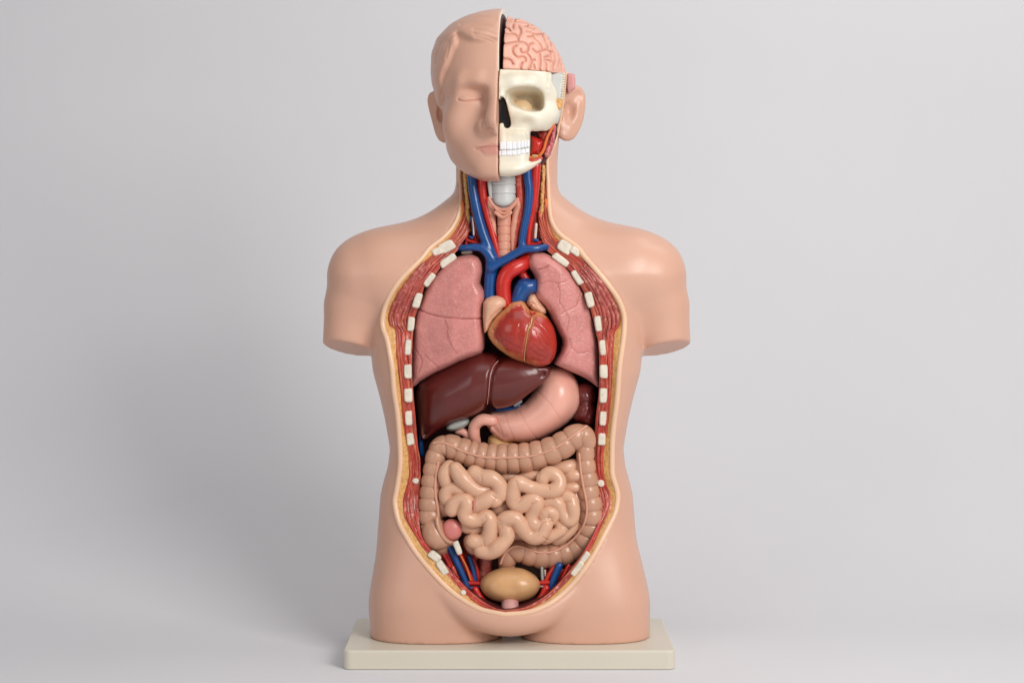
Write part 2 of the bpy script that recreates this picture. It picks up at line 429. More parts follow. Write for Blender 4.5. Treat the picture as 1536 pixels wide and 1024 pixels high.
C_left = [(706, 232), (705, 262), (706, 290), (706, 325), (702, 350), (692, 366), (683, 379), (663.6, 398), (653, 412), (638.6, 427), (632, 445), (626, 465), (621.6, 480), (619.5, 500), (618, 540), (618.5, 570),
          (621, 600), (624.5, 640), (627, 670), (630.5, 690), (631, 720), (629.6, 745), (628.5, 770), (632, 800), (648, 825), (668, 846), (686, 866), (705, 886), (726, 902), (745, 912), (757, 914.5)]
C_right = [(757, 914.5), (778, 912), (795, 906), (815, 895), (830, 882), (847, 864), (864, 843), (878, 822), (888, 805), (897, 783), (901.6, 760), (899, 742), (894.5, 720), (892, 690), (892, 650), (895, 615), (898, 590), (899, 550), (897, 512),
           (894, 500), (890, 480), (885.5, 463), (876.6, 440), (868.6, 425), (858, 410), (847, 399), (828, 382), (818, 372), (810, 350), (808, 330), (809, 300), (810, 270), (811, 240), (820, 222), (826, 208), (834, 178), (840, 145), (845, 111)]
A = sides(A_left, A_right, NS); B = sides(B_left, B_right, NS); C = sides(C_left, C_right, NS)

# ------------------------------------------------------------------ body shell
XC = -.008
def body():
    v = Vol((-.305, -.150, .018), (.290, .150, .868), .0027)
    T = np.array([(100, 98, -75, 118), (135, 97, -60, 115), (165, 90, -45, 108), (200, 80, -38, 100), (240, 77, -35, 95), (275, 76.5, -40, 90), (290, 80, -45, 88), (303, 96, -46, 86), (315, 112, -48, 84), (335, 148, -52, 82),
                  (352, 184, -60, 86), (375, 200, -74, 93), (410, 204, -92, 103), (460, 206, -106, 108), (500, 206, -111, 110), (530, 203, -112, 108), (557, 200, -110, 104), (595, 189.5, -105, 98),
                  (628, 182, -100, 92), (672, 174.5, -95, 88), (699, 178, -93, 90), (717, 183.5, -92, 93), (740, 189, -92, 98), (790, 193, -95, 105), (845, 197, -97, 108), (900, 197, -95, 104), (960, 195, -90, 95)], float)
    z = v.ax[2].astype(float); py = CY-(z-CAM_Z)*1000
    ker = np.exp(-np.linspace(-2, 2, 9)**2); ker /= ker.sum()
    def g(k):
        a = np.interp(py, T[:, 0], T[:, k])/1000
        return np.convolve(np.pad(a, 4, mode='edge'), ker, 'valid').astype(F32)[None, None, :]
    w, yf, yb = g(1), g(2), g(3)
    n = np.interp(py, [250, 330, 420, 560, 700, 900], [2.0, 2.0, 2.3, 2.4, 2.3, 2.5]).astype(F32)[None, None, :]
    ym = (yf+yb)/2; hd = (yb-yf)/2
    f = ((np.abs((v.X-XC)/w)**n+np.abs((v.Y-ym)/hd)**n)**(1/n)-1)*np.minimum(w, hd)*.92
    v.f = f.astype(F32)
    v.f = smax(v.f, (.0490-v.Z)+0*v.f, .026)
    # arms
    for sgn, xo in ((-1, 0), (1, 0)):
        a = Vol.__new__(Vol); a.h, a.lo, a.ax, a.X, a.Y, a.Z = v.h, v.lo, v.ax, v.X, v.Y, v.Z
        a.f = np.full(v.f.shape, 1.0, F32)
        m = lambda px: 760+sgn*abs(760-px)
        pts = [(566, 416, -.004, .050), (545, 422, -.002, .0490), (532, 460, 0, .0455), (522, 530, 0, .0385), (516, 610, 0, .034)]
        pts = [(*P(m(p[0]), p[1], p[2]), p[3]) for p in pts]
        a.chain(pts, 0, '+', .004, .10)
        q = P(m(519), 522, 0)
        zp = q[2]+.19*sgn*(a.X-q[0])-.30*(a.Y-q[1])
        a.f = smax(a.f, ((zp-a.Z)*.95).astype(F32)+0*a.f, .0022)
        k = np.interp(py, [350, 410, 470, 515], [.075, .060, .024, .006]).astype(F32)[None, None, :]
        h = np.maximum(k-np.abs(v.f-a.f), 0)/k
        v.f = np.minimum(v.f, a.f)-h*h*k*.25
    # collar bones, a faint ridge
    for sgn in (-1, 1):
        pass
    # thighs, narrowing upwards into the hips
    for px, rx in ((655, .0985), (877, .0965)):
        x0 = P(px, 900, 0)[0]
        e = ((np.abs((v.X-x0)/rx)**2.6+np.abs((v.Y+.010)/.081)**2.6)**(1/2.6)-1)*.081
        e = e+np.clip(v.Z-.075, 0, 1)**1.5*.85+0*v.f
        v.f = smin(v.f, e.astype(F32), .013)
    # raised lip that follows the lower edge of the opening
    lip = [p for p in spline(A_left[27:]+A_right[1:5], step=8)]
    W = [P(p[0], p[1], 0) for p in lip]
    ylip = raymarch(v, np.array(lip))
    ker2 = np.ones(9)/9; ylip = np.convolve(np.pad(ylip, 4, mode='edge'), ker2, 'valid')
    cpx = np.array([757., 790.])
    for (p0, y0), (p1, y1) in zip(list(zip(lip, ylip))[:-1], list(zip(lip, ylip))[1:]):
        if min(p0[1], p1[1]) < 862: continue
        o0 = p0+(p0-cpx)/np.linalg.norm(p0-cpx)*7; o1 = p1+(p1-cpx)/np.linalg.norm(p1-cpx)*7
        e_ = min(1, max(0, (min(p0[1], p1[1])-862)/58)); v.cap(P(*o0, y0+.009-.006*e_), P(*o1, y1+.009-.006*e_), .001+.006*e_, .001+.006*e_, .004+.024*e_)
    v.f = np.maximum(v.f, (.0278-v.Z).astype(F32)+0*v.f)
    # right ear joins the remaining scalp shell here
    ear(v, True)
    return v
def raymarch(v, pts, y0=-.148, y1=.10):
    ys = np.linspace(y0, y1, 190); out = np.zeros(len(pts)); best = np.full(len(pts), 1e9); hit = np.zeros(len(pts), bool)
    prev = None
    for y in ys:
        d = CAM_D+y
        p = np.stack([(pts[:, 0]-CX)*d/FPX, np.full(len(pts), y), CAM_Z+(CY-pts[:, 1])*d/FPX], 1)
        f = v.sample(p)
        new = (f < 0) & ~hit; out[new] = y; hit |= new
        m = ~hit & (f < best); best[m] = f[m]; out[m] = y
    return out
def ear(v, right, k=.006):
    if right:
        outl = c('s1', [(915, 420), (925, 350), (955, 292), (1000, 268), (1045, 266), (1088, 300), (1108, 370), (1108, 470), (1092, 590), (1060, 700), (1010, 800), (960, 852), (905, 855), (862, 830), (850, 800)])
        x_in, y_in, slope = 838, .008, .55
        mid = c('s1', [(1050, 345), (1000, 385), (955, 440), (935, 520), (940, 610), (960, 650)])
        anti = c('s1', [(1060, 420), (1040, 520), (1020, 620), (985, 700), (940, 720)])
        lob = c('s1', [(925, 770)]); con = c('s1', [(955, 520)])
    else:
        outl = c('f1', [(215, 345), (175, 330), (145, 345), (130, 385), (134, 450), (160, 560), (185, 650), (205, 725), (230, 810), (262, 862), (300, 872), (325, 850)])
        x_in, y_in, slope = 668, .004, 1.15
        mid = c('f1', [(180, 400), (200, 500), (230, 620)]); anti = c('f1', [(215, 420), (215, 560), (245, 680)])
        lob = c('f1', [(290, 800)]); con = c('f1', [(250, 560)])
    yo = lambda px: y_in+abs(px-x_in)*.001*slope
    tr = (lambda p: np.array(p)) if right else to_local
    r0 = .0042
    q = [(*tr(P(a, b, yo(a))), r0) for a, b in spline(outl, step=5)]
    # plate of the ear
    ce = np.mean(outl, axis=0)
    for t in (.25, .5, .75):
        pl = [(*tr(P(x_in+(a-x_in)*t, ce[1]+(b-ce[1])*(.35+.65*t), yo(x_in+(a-x_in)*t)+.005)), .0045) for a, b in spline(outl, step=7)]
        v.chain(pl, .006)
    v.chain(q, .0035)
    v.chain([(*tr(P(a, b, yo(a)-.001)), .0035) for a, b in spline(anti, step=5)], .005)
    a, b = lob[0]; v.ell(tr(P(a, b, yo(a)-.0005)), (.0085, .006, .011), .006)
    a, b = con[0]; v.ell(tr(P(a, b, yo(a)-.004)), (.0075, .009, .013), .005, '-')
# head frame: turned a little towards picture left
TH = math.radians(4.2); HC = np.array([-.0122, 0, 0])
def to_local(p):
    p = np.asarray(p, float)-HC
    x = p[..., 0]*math.cos(TH)-p[..., 1]*math.sin(TH); y = p[..., 0]*math.sin(TH)+p[..., 1]*math.cos(TH)
    return np.stack([x, y, p[..., 2]], -1)
def to_world(p):
    x = p[..., 0]*math.cos(TH)+p[..., 1]*math.sin(TH); y = -p[..., 0]*math.sin(TH)+p[..., 1]*math.cos(TH)
    return np.stack([x, y, p[..., 2]], -1)+HC
def LP(px, py, y): return to_local(P(px, py, y))

vb = body()
yA = raymarch(vb, A)
ker = np.exp(-np.linspace(-2, 2, 31)**2); ker /= ker.sum()
yA = np.convolve(np.pad(yA, 15, mode='edge'), ker, 'valid')
yB = yA+.0045; yC = yA+.008
WA = np.array([P(a, b, y) for (a, b), y in zip(A, yA)]); WB = np.array([P(a, b, y) for (a, b), y in zip(B, yB)]); WC = np.array([P(a, b, y) for (a, b), y in zip(C, yC)])
def ycut(px, py):
    i = np.argmin((A[:, 0]-px)**2+(A[:, 1]-py)**2); return yA[i]
# open the body along the outline
X2, Z2 = np.meshgrid(vb.ax[0].astype(float), vb.ax[2].astype(float), indexing='ij')
top = [WA[-1][[0, 2]]+np.array([0, .08]), np.array([-.08, .95]), WA[0][[0, 2]]+np.array([0, .10])]
dA = poly_sd(X2, Z2, np.vstack([WA[:, [0, 2]], top])).astype(F32)
zz = vb.Z
back = np.interp(vb.ax[2], [.05, .10, .25, .70, .75, .87], [.0, .045, .072, .072, .055, .085]).astype(F32)[None, None, :]
cut = np.maximum(dA[:, None, :], vb.Y-back)
# free the surface in front of the outline, keep a crisp edge
vb.f = np.maximum(vb.f, -cut)
V, Q = vb.mesh(2)
build('body_shell', V, Q, M['skin'], label='peach plastic skin of shoulders, arm stumps, waist and thighs')
del vb, cut
# rounded lip along the cut
off = []
for W, i in ((WA, 0),):
    T_ = np.gradient(W, axis=0); T_ /= np.linalg.norm(T_, axis=1)[:, None]
rr = np.interp(np.arange(len(WA)), [0, 40, 100, len(WA)-130, len(WA)-70, len(WA)-1], [.0028, .0030, .0041, .0041, .0030, .0024])
inw = WB-WA; inw /= np.linalg.norm(inw, axis=1)[:, None]
Wr = WA+inw*np.interp(rr, [.003, .004], [.0018, .0008])[:, None]; Wr[:, 1] = yA+.0014
V, Q = tube_mesh(Wr, rr, 12)
build('skin_rim', V, Q, M['rim'], label='pale rounded lip edging the opening')
def strip(W0, W1, m, relief):
    t = np.linspace(0, 1, m)[None, :, None]
    G = W0[:, None, :]*(1-t)+W1[:, None, :]*t
    n = len(W0)
    s = np.r_[0, np.cumsum(np.linalg.norm(np.diff(.5*(W0+W1), axis=0), axis=1))]
    wd = np.linalg.norm(W1-W0, axis=1)
    u = np.repeat(s[:, None], m, 1); vv = t[0, :, 0][None, :]*wd[:, None]
    uv = np.stack([u, vv], 2).reshape(-1, 2)
    V = G.reshape(-1, 3).copy()
    V[:, 1] -= relief(uv, V, np.repeat(t[..., 0], n, 0).ravel())
    i = np.arange(n-1)[:, None]*m; j = np.arange(m-1)[None, :]
    Q = np.stack([i+j, i+j+1, i+m+j+1, i+m+j], 2).reshape(-1, 4)
    return V, Q, uv
V, Q, uv = strip(WA+inw*.001, WB-inw*.0, 14, lambda uv, V, t: .0012*np.sin(np.pi*t)+.0007*vnoise(V, 260, 3)+.0005*vnoise(V, 520, 4))
build('fat_layer', V, Q, M['fat'], uv=uv, label='granular yellow fat layer')
def mrel(uv, V, t):
    w = vnoise(np.c_[uv[:, 0]*14, uv[:, 1]*60, uv[:, 0]*0], 1, 5)*.9
    st = np.abs(np.sin(uv[:, 1]*560+w*3.0))**.7
    return .0020*(1-.65*np.clip((.30-V[:, 2])/.06, 0, 1))*st*np.clip(np.sin(np.pi*t)*3, 0, 1)+.0006*vnoise(V, 300, 6)
NV = 56
V, Q, uv = strip(WB+(WA-WB)*.02, WC, NV, mrel)
build('muscle_layer', V, Q, M['muscle'], uv=uv, label='red fibrous muscle layer inside the fat')
# cavity lining: from the muscle's inner edge back to a rear wall
def lining():
    zc = np.array([P(757, 560, 0)[0], 0, 0])
    n = len(WC); rows = []
    for t in np.linspace(0, 1, 14):
        R_ = WC.copy(); R_[:, 1] = WC[:, 1]+.001+(np.clip(.060, 0, 1)-WC[:, 1])*t
        low = np.clip((.12-WC[:, 2])/.06, 0, 1)
        R_[:, 1] -= t*low*.055
        bul = .004*math.sin(math.pi*min(t*1.2, 1))
        R_[:, 0] += np.sign(WC[:, 0]-zc[0])*bul*np.clip(np.abs(WC[:, 0]-zc[0])*20, 0, 1)
        rows.append(R_)
    G = np.array(rows); V = G.reshape(-1, 3)
    i = np.arange(13)[:, None]*n; j = np.arange(n-1)[None, :]
    Q = np.stack([i+j, i+j+1, i+n+j+1, i+n+j], 2).reshape(-1, 4)
    # rear wall: rungs across left and right sides
    last = G[-1]; L = last[:NS]; Rr = last[NS-1:][::-1]
    zs = np.linspace(L[0, 2], L[-1, 2], 120)
    lx = np.interp(-zs, -L[:, 2], L[:, 0]); ly = np.interp(-zs, -L[:, 2], L[:, 1]); rx = np.interp(-zs, -Rr[:, 2], Rr[:, 0]); ry = np.interp(-zs, -Rr[:, 2], Rr[:, 1])
    t = np.linspace(0, 1, 30)[None, :]
    bx = lx[:, None]*(1-t)+rx[:, None]*t; by = ly[:, None]*(1-t)+ry[:, None]*t-.0005
    bz = np.repeat(zs[:, None], 30, 1)
    BV = np.stack([bx, by, bz], 2).reshape(-1, 3)
    i = np.arange(119)[:, None]*30; j = np.arange(29)[None, :]
    BQ = np.stack([i+j, i+30+j, i+30+j+1, i+j+1], 2).reshape(-1, 4)
    return join([(V, Q), (BV, BQ)])
V, Q = lining()
V = V+vnoise(V, 60, 9)[:, None]*np.array([0, .0015, 0])
build('cavity_lining', V, Q, M['lining'], label='dark maroon wall of the body cavity')
# fleshy strands seen along the cut: chest-muscle bundles and neck strands
def bundle_between(f0, f1, i0, i1, r, lift, seed, wob=.15):
    idx = np.arange(i0, i1, 2); t = np.linspace(0, 1, len(idx))
    fr = f0*(1-t)+f1*t
    W = WB[idx]*(1-fr)[:, None]+WC[idx]*fr[:, None]
    W = W+np.c_[np.zeros(len(W)), np.full(len(W), -lift), np.zeros(len(W))]
    ph = seed*1.7
    W[:, 0] += .0010*np.sin(np.arange(len(W))*.21+ph)
    rad = r*(.35+.65*np.sin(np.pi*np.clip(t*1.05+.02, 0, 1))**.5)*(1+wob*np.sin(np.arange(len(W))*.5+ph)+.1*np.sin(np.arange(len(W))*1.3+ph*2))
    return tube_mesh(W, np.maximum(rad, .0006), 10)
def idx_at(px, py): return int(np.argmin((B[:, 0]-px)**2+(B[:, 1]-py)**2))
iL0, iL1 = idx_at(634, 396), idx_at(585, 488)
iR0, iR1 = idx_at(929, 488), idx_at(874, 390)
for q, (f0, f1, s0, s1, r) in enumerate([(.06, .09, 0, 1, .0042), (.20, .25, .06, 1.02, .0040), (.36, .40, .0, .96, .0034), (.50, .55, .12, 1.10, .0030), (.64, .68, .02, .9, .0024), (.30, .42, .5, 1.16, .0026)]):
    V, Q = bundle_between(f0, f1, int(iL0+(iL1-iL0)*s0), int(iL0+(iL1-iL0)*s1), r, .0022, q)
    build('muscle_bundle', V, Q, M['bundle'])
    V, Q = bundle_between(f1, f0, int(iR0+(iR1-iR0)*(1-s1)), int(iR0+(iR1-iR0)*(1-s0)), r, .0022, q+11)
    build('muscle_bundle', V, Q, M['bundle'])
# thin fibres: texture of the muscle layer
fib = []
for q in range(150):
    a = rng.integers(60, len(WB)-130); ln = rng.integers(14, 46); f0 = rng.uniform(.05, .92)
    if np.linalg.norm(WB[a]-WC[a]) < .008: continue
    fib.append(bundle_between(f0, np.clip(f0+rng.uniform(-.08, .08), .04, .95), a, min(a+ln, len(WB)-4), rng.uniform(.0006, .0012), .0012, q))
V, Q = join(fib); build('muscle_fibre', V, Q, M['redm'])['kind'] = 'stuff'

# ------------------------------------------------------------------ bones on the cut face
def rib_block(name, key, u, v, L, Wd, ang, lift=.002, th=.010, rnd=.42, label=None):
    x0, y0, s = CR[key]; px, py = x0+u/s, y0+v/s
    a = math.radians(ang); l, w = L/s/2, Wd/s/2
    # rounded, slightly irregular outline
    n = 40; t = np.linspace(0, 2*np.pi, n, endpoint=False)
    e = 2/(2+6*(1-rnd))
    X = l*np.sign(np.cos(t))*np.abs(np.cos(t))**e; Y = w*np.sign(np.sin(t))*np.abs(np.sin(t))**e
    sd = (px*3.1+py*1.7) % 6.28
    k = 1+.05*np.sin(2*t+sd)+.03*np.sin(3*t+sd*2)
    X, Y = X*k, Y*k
    pts = np.stack([px+X*math.cos(a)-Y*math.sin(a), py+X*math.sin(a)+Y*math.cos(a)], 1)
    y = ycut(px, py)+.0075-lift
    V, Q = inflate(pts, y, .0042, th, min(2.2, w*.8), h=.0009, bl=0, smooth=1)
    return build(name, V, Q, M['white_bone'], label=label)
rib_block('collarbone', 'K', 617, 113, 128, 88, -31, .0075, label='cut end of collarbone, larger piece')
rib_block('collarbone', 'K', 537, 152, 84, 58, -22, .0065)
rib_block('collarbone', 'R', 603, 118, 128, 88, 32, .0075)
rib_block('collarbone', 'R', 692, 152, 84, 62, 36, .0065)
for a in [('K', 627, 229, 150, 58, -35, .0120), ('K', 471, 387, 120, 52, -53), ('K', 370, 565, 120, 60, -74), ('K', 316, 760, 122, 50, -84),
          ('M', 291, 118, 120, 50, -87), ('M', 290, 318, 120, 56, 88), ('M', 294, 517, 118, 62, 88), ('M', 297, 708, 114, 58, 86), ('S1', 310, 102, 100, 56, 82),
          ('R', 565, 222, 152, 54, 37, .0120), ('R', 708, 370, 126, 58, 57), ('R', 808, 555, 122, 62, 74), ('R', 880, 757, 120, 54, 82),
          ('V', 917, 118, 118, 50, 84), ('V', 927, 318, 115, 60, 89), ('V', 924, 518, 116, 62, 91), ('V', 921, 710, 112, 56, 93), ('S2', 911, 103, 104, 58, 93)]:
    rib_block('rib', *a)
rib_block('rib', 'K', 785, 161, 90, 24, -2, -.004)
rib_block('bone_spot', 'S1', 355, 452, 56, 44, 10, .001, .006, 1); rib_block('bone_spot', 'S2', 902, 472, 62, 54, 0, .002, .006, 1)
rib_block('pelvic_bone', 'S3', 178, 302, 104, 62, 40, .004); rib_block('pelvic_bone', 'S3', 243, 397, 132, 54, 57, .004); rib_block('bone_spot', 'S3', 420, 606, 46, 40, 40, .004, .006, 1)
rib_block('pelvic_bone', 'Q', 884, 308, 92, 48, -52, .004); rib_block('pelvic_bone', 'Q', 818, 405, 132, 52, -53, .004)

# ------------------------------------------------------------------ lungs
lungL = c('K', [(690, 205), (740, 190), (790, 180), (835, 180), (880, 200), (908, 250), (916, 320), (900, 385), (895, 420), (915, 450), (935, 485), (940, 540), (925, 600), (920, 680), (922, 760), (932, 860)]) + \
        c('M', [(934, 60), (928, 130), (905, 165), (860, 183), (780, 208), (700, 242), (640, 273), (560, 312), (500, 345), (440, 380), (400, 405), (372, 435), (350, 448), (336, 432), (328, 380), (325, 300), (328, 200), (332, 100)]) + \
        c('K', [(338, 900), (350, 760), (368, 670), (392, 590), (420, 520), (450, 455), (490, 385), (540, 320), (590, 270), (640, 230)])
lungR = c('R', [(310, 210), (335, 172), (370, 160), (420, 163), (480, 185), (530, 215), (590, 262), (640, 310), (685, 365), (725, 425), (760, 490), (790, 560), (815, 630), (838, 710), (852, 790), (862, 890)]) + \
        c('V', [(870, 100), (876, 200), (878, 300), (877, 400), (866, 452), (845, 440), (800, 402), (760, 375), (700, 345), (640, 320), (580, 290), (530, 265), (508, 248), (530, 205), (555, 160), (575, 100), (572, 50)]) + \
        c('R', [(565, 870), (545, 790), (510, 720), (470, 665), (430, 610), (385, 555), (362, 510), (362, 465), (370, 420), (372, 370), (345, 320), (315, 285), (302, 245)])
def lung(poly, lines, side):
    poly = [(a-3.5 if 780 < a < 850 and b < 505 and side.endswith('heart') and (a < 812 or b > 470) else a, b) for a, b in poly]
    poly = [(a+np.sign(a-757)*3.0*min(max((abs(a-757)-70)/30, 0), 1), b) for a, b in poly]
    yl = lambda px, py: -.040+(.020*np.clip((abs(px-760)-80)/60, 0, 1))
    V, Q = inflate(poly, yl, .032, .060, 13, h=.0016)
    V, g = groove(V, Q, lines[:1], 1.0, .0018)
    V, g2 = groove(V, Q, lines[1:], .9, .0007); g = np.maximum(g, g2)
    V = V+normals(V, Q)*(vnoise(V, 110, 21)*.0003)[:, None]
    pts = PX(V)
    inner = np.clip((V[:, 1]+.028)/.012, 0, 1)*(np.abs(pts[:, 0]-757) < 90)  # shade on the lungs' inward sides, put into the colour
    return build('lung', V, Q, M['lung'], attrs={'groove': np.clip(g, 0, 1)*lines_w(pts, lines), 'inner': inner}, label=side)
def lines_w(pts, lines):
    return np.where(seg_dist(pts, lines[:1]) < 3, 1.0, .55)
lung(lungL, [c('K', [(385, 640), (430, 662), (480, 680), (540, 695), (600, 705), (680, 710), (760, 716), (850, 717), (925, 715)]),
             c('K', [(600, 725), (615, 770), (625, 800), (615, 850), (622, 895)]), c('M', [(620, 0), (640, 70), (670, 130), (700, 165)]), c('M', [(430, 180), (480, 225), (530, 270), (550, 290)]),
             c('M', [(350, 130), (390, 190), (410, 230), (380, 330)])], 'pink lung with a dark fissure line, beside the blue vein')
lung(lungR, [c('R', [(375, 305), (430, 290), (460, 270)]), c('R', [(395, 420), (460, 400), (540, 420), (620, 400)]), c('R', [(540, 420), (560, 500), (555, 580), (600, 640)]),
             c('R', [(560, 680), (640, 640), (700, 610), (730, 520)]), c('R', [(600, 640), (640, 720), (620, 820)]), c('V', [(640, 40), (660, 120), (720, 170), (800, 150)]), c('V', [(660, 120), (600, 200)])], 'pink lung with finely lined surface, beside the heart')

# ------------------------------------------------------------------ neck and chest vessels
def pxpart(name, key, pts, r, y, m, parent=ROOT, label=None, n=16):
    V, Q = pxtube(key, pts, r, y, n)
    return build(name, V, Q, M[m], parent, label=label)
def pxline(key, pts, r, y, n=0):
    pp = c(key, pts); rr = np.ones(len(pp))*np.asarray(r, float)
    q = spline([(a[0], a[1], (a[2] if len(a) > 2 else y)*1000, w) for a, w in zip(pp, rr)], step=3)
    return [(*P(a, b, d/1000), k*.001) for a, b, d, k in q]
def sdf_tubes(lines, k, h=.0012):
    aa = np.array([p for l in lines for p in l]); v = Vol(aa[:, :3].min(0)-.014, aa[:, :3].max(0)+.014, h)
    for l in lines: v.chain(l, k, '+', .0008)
    return v.mesh(2)
vein = [pxline('N', [(372, 40), (378, 90), (390, 200), (418, 350), (450, 480), (488, 600), (528, 700), (560, 800)], [6.4, 6.4, 6.6, 7, 7.2, 7.4, 7.8, 8.5], -.052, 18),
        pxline('N', [(215, 687, -.034), (300, 682, -.050), (390, 676, -.056), (450, 682), (500, 715), (535, 765), (560, 830)], [4.3, 4.6, 5.2, 5.8, 6.4, 7, 7.5], -.056, 18),
        pxline('K', [(1000, 215), (990, 280), (985, 380), (980, 470), (978, 560)], [8.5, 8.8, 9, 9, 9], -.052, 20),
        pxline('N', [(848, 20), (850, 100), (860, 190), (857, 300), (843, 400), (820, 510), (805, 610), (800, 700)], [6, 6.2, 6, 5.8, 5.6, 5.4, 5.4, 5.6], -.056, 18),
        pxline('N', [(540, 850), (590, 815), (670, 775), (750, 728), (820, 695), (910, 688), (1000, 676, -.052), (1110, 676, -.034)], [7.5, 6.8, 6.2, 6, 5.6, 5.2, 4.8, 4.2], -.060, 18)]
V, Q = sdf_tubes(vein, .004); build('central_vein', V, Q, M['blue'], label='branching blue vein of neck and chest')
for key, pts, r, y, m, nm in [
        ('N', [(470, 30), (466, 110), (470, 220), (488, 320), (518, 440), (552, 560), (588, 690), (610, 790)], [7, 7, 6.6, 6.2, 5.6, 5, 4.6, 4.2], -.050, 'red', 'artery'),
        ('N', [(440, 40), (436, 110), (440, 180)], [5, 5, 4], -.044, 'redm', 'artery'),
        ('N', [(780, 60), (782, 160), (790, 260), (800, 350), (780, 460), (755, 560), (735, 680), (722, 780)], [6.5, 6.6, 6.2, 5.6, 5.6, 5.4, 4.8, 4.4], -.046, 'redm', 'artery'),
        ('N', [(920, -10), (915, 60), (912, 150), (902, 260), (888, 360), (870, 470), (858, 560), (852, 660)], [7.2, 7.2, 6.8, 6, 5, 4.4, 4, 4], -.050, 'red', 'artery'),
        ('N', [(340, 540), (335, 600), (332, 650)], 2.6, -.040, 'red', 'artery'),
        ('N', [(345, 618), (390, 632), (450, 650)], 2.8, -.042, 'red', 'artery'),
        ('N', [(405, 575), (415, 620), (425, 650)], 2.4, -.040, 'red', 'artery'),
        ('N', [(845, 655), (900, 648), (970, 634)], 2.8, -.044, 'red', 'artery'),
        ('N', [(372, 420), (380, 480), (392, 590)], 1.2, -.048, 'blue', 'vein'),
        ('N', [(385, 430), (392, 500), (396, 570)], 1.1, -.050, 'pale', 'nerve'),
        ('N', [(365, 590), (382, 600)], 2.0, -.046, 'blue', 'vein'),
        ('N', [(900, 615), (930, 620)], 2.4, -.048, 'blue', 'vein'),
        ('N', [(920, 485), (916, 540), (912, 595)], 2.2, -.050, 'pale', 'nerve'),
        ('N', [(945, 380), (950, 480), (945, 600)], 2.2, -.036, 'redm', 'artery'),
        ('N', [(290, 590), (285, 640)], 5, -.030, 'bundle', 'neck_muscle'), ('N', [(1040, 590), (1060, 650)], 6, -.030, 'bundle', 'neck_muscle')]:
    pxpart(nm, key, pts, r, y, m)
# beaded yellow fat cords in the neck
for pts in ([(325, 60), (328, 150), (340, 260), (345, 350), (350, 450), (352, 540)], [(978, 0), (980, 60), (972, 180), (968, 300), (962, 420), (958, 540), (955, 600)]):
    V, Q = pxtube('N', pts, 2.9, -.034, 12, step=1.0)
    V = V+normals(V, Q)*(vnoise(V, 420, 31)*.0012)[:, None]
    build('fat_cord', V, Q, M['fat'])
for q, pts in enumerate(([(300, 300), (312, 420), (315, 540)], [(330, 330), (328, 440), (322, 560)], [(1000, 280), (1010, 420), (1040, 560)], [(988, 330), (985, 460), (990, 640)], [(1020, 420), (1050, 520), (1085, 600)], [(270, 560), (295, 520), (300, 460)])):
    V, Q = pxtube('N', pts, [2.2, 2.4, 1.8], -.030, 10); V = V+normals(V, Q)*(vnoise(V, 300, 40+q)*.0009)[:, None]
    build('neck_muscle', V, Q, M['bundle'] if q % 2 else M['orange'])
# back strap muscles behind vessels
for pts in ([(420, 100), (470, 400), (520, 700)], [(700, 100), (760, 400), (700, 700)], [(950, 60), (920, 300), (900, 620)], [(360, 80), (380, 300), (430, 640)], [(560, 300), (580, 500), (600, 760)]):
    pxpart('neck_muscle', 'N', pts, [9, 9, 8], -.022, 'redm')
# airway
tz = lambda v: v
aw = spline([(P(755, 245, -.050)[0], -.050, P(755, 245, -.05)[2]), (P(755.5, 311, -.050)[0], -.050, P(755.5, 311, -.05)[2])], n=90)
py_ = CY-(aw[:, 2]-CAM_Z)*FPX/(CAM_D-.05)
rad = .0178*np.ones(len(aw))
for yy in (264.5, 277.5, 291.5): rad -= .0013*np.exp(-((py_-yy)/.8)**2)
for yy in (262.5, 275, 289): rad += .0006*np.exp(-((py_-yy)/1.2)**2)
rad *= np.where(py_ > 301, np.sqrt(np.clip(1-((py_-301)/11.5)**2, .02, 1)), 1)
V, Q = tube_mesh(aw, rad, 36); build('larynx', V, Q, M['cart'], label='pale grey ringed cartilage under the chin')
pxpart('cartilage_horn', 'N', [(530, 120), (533, 190), (540, 260)], [3.6, 3.2, 2.2], -.055, 'cart')
tr = np.array([P(756.3, t, -.046) for t in np.linspace(312, 392, 130)])
pt = np.linspace(312, 392, 130); rad = .0104*np.ones(130)
for k, yy in enumerate((339.5, 352, 363, 375, 385)): rad -= .0012*np.exp(-((pt-yy)/.9)**2)
V, Q = tube_mesh(tr, rad, 28); build('trachea', V, Q, M['thyroid'], label='pink ringed windpipe')
thy = [pxtube('N', [(528, 270), (530, 340), (548, 430), (565, 510), (575, 580)], [3.2, 5.4, 5.2, 4, 2.2], -.050, 14), pxtube('N', [(758, 275), (764, 330), (745, 410), (728, 520), (722, 620), (720, 700)], [3.2, 5, 5, 4.4, 3.4, 2], -.050, 14)]
V, Q = join(thy); V = V+normals(V, Q)*(vnoise(V, 220, 51)*.0009)[:, None]; build('thyroid_gland', V, Q, M['thyroid'])
for pts, r in (([(522, 262), (560, 325), (640, 362), (710, 335), (765, 272)], 2.2), ([(540, 300), (590, 360), (645, 392), (700, 360), (750, 300)], 2.2), ([(580, 385), (640, 425), (705, 385)], 3.0)):
    pxpart('thyroid_fold', 'N', pts, r, -.064, 'thyroid')

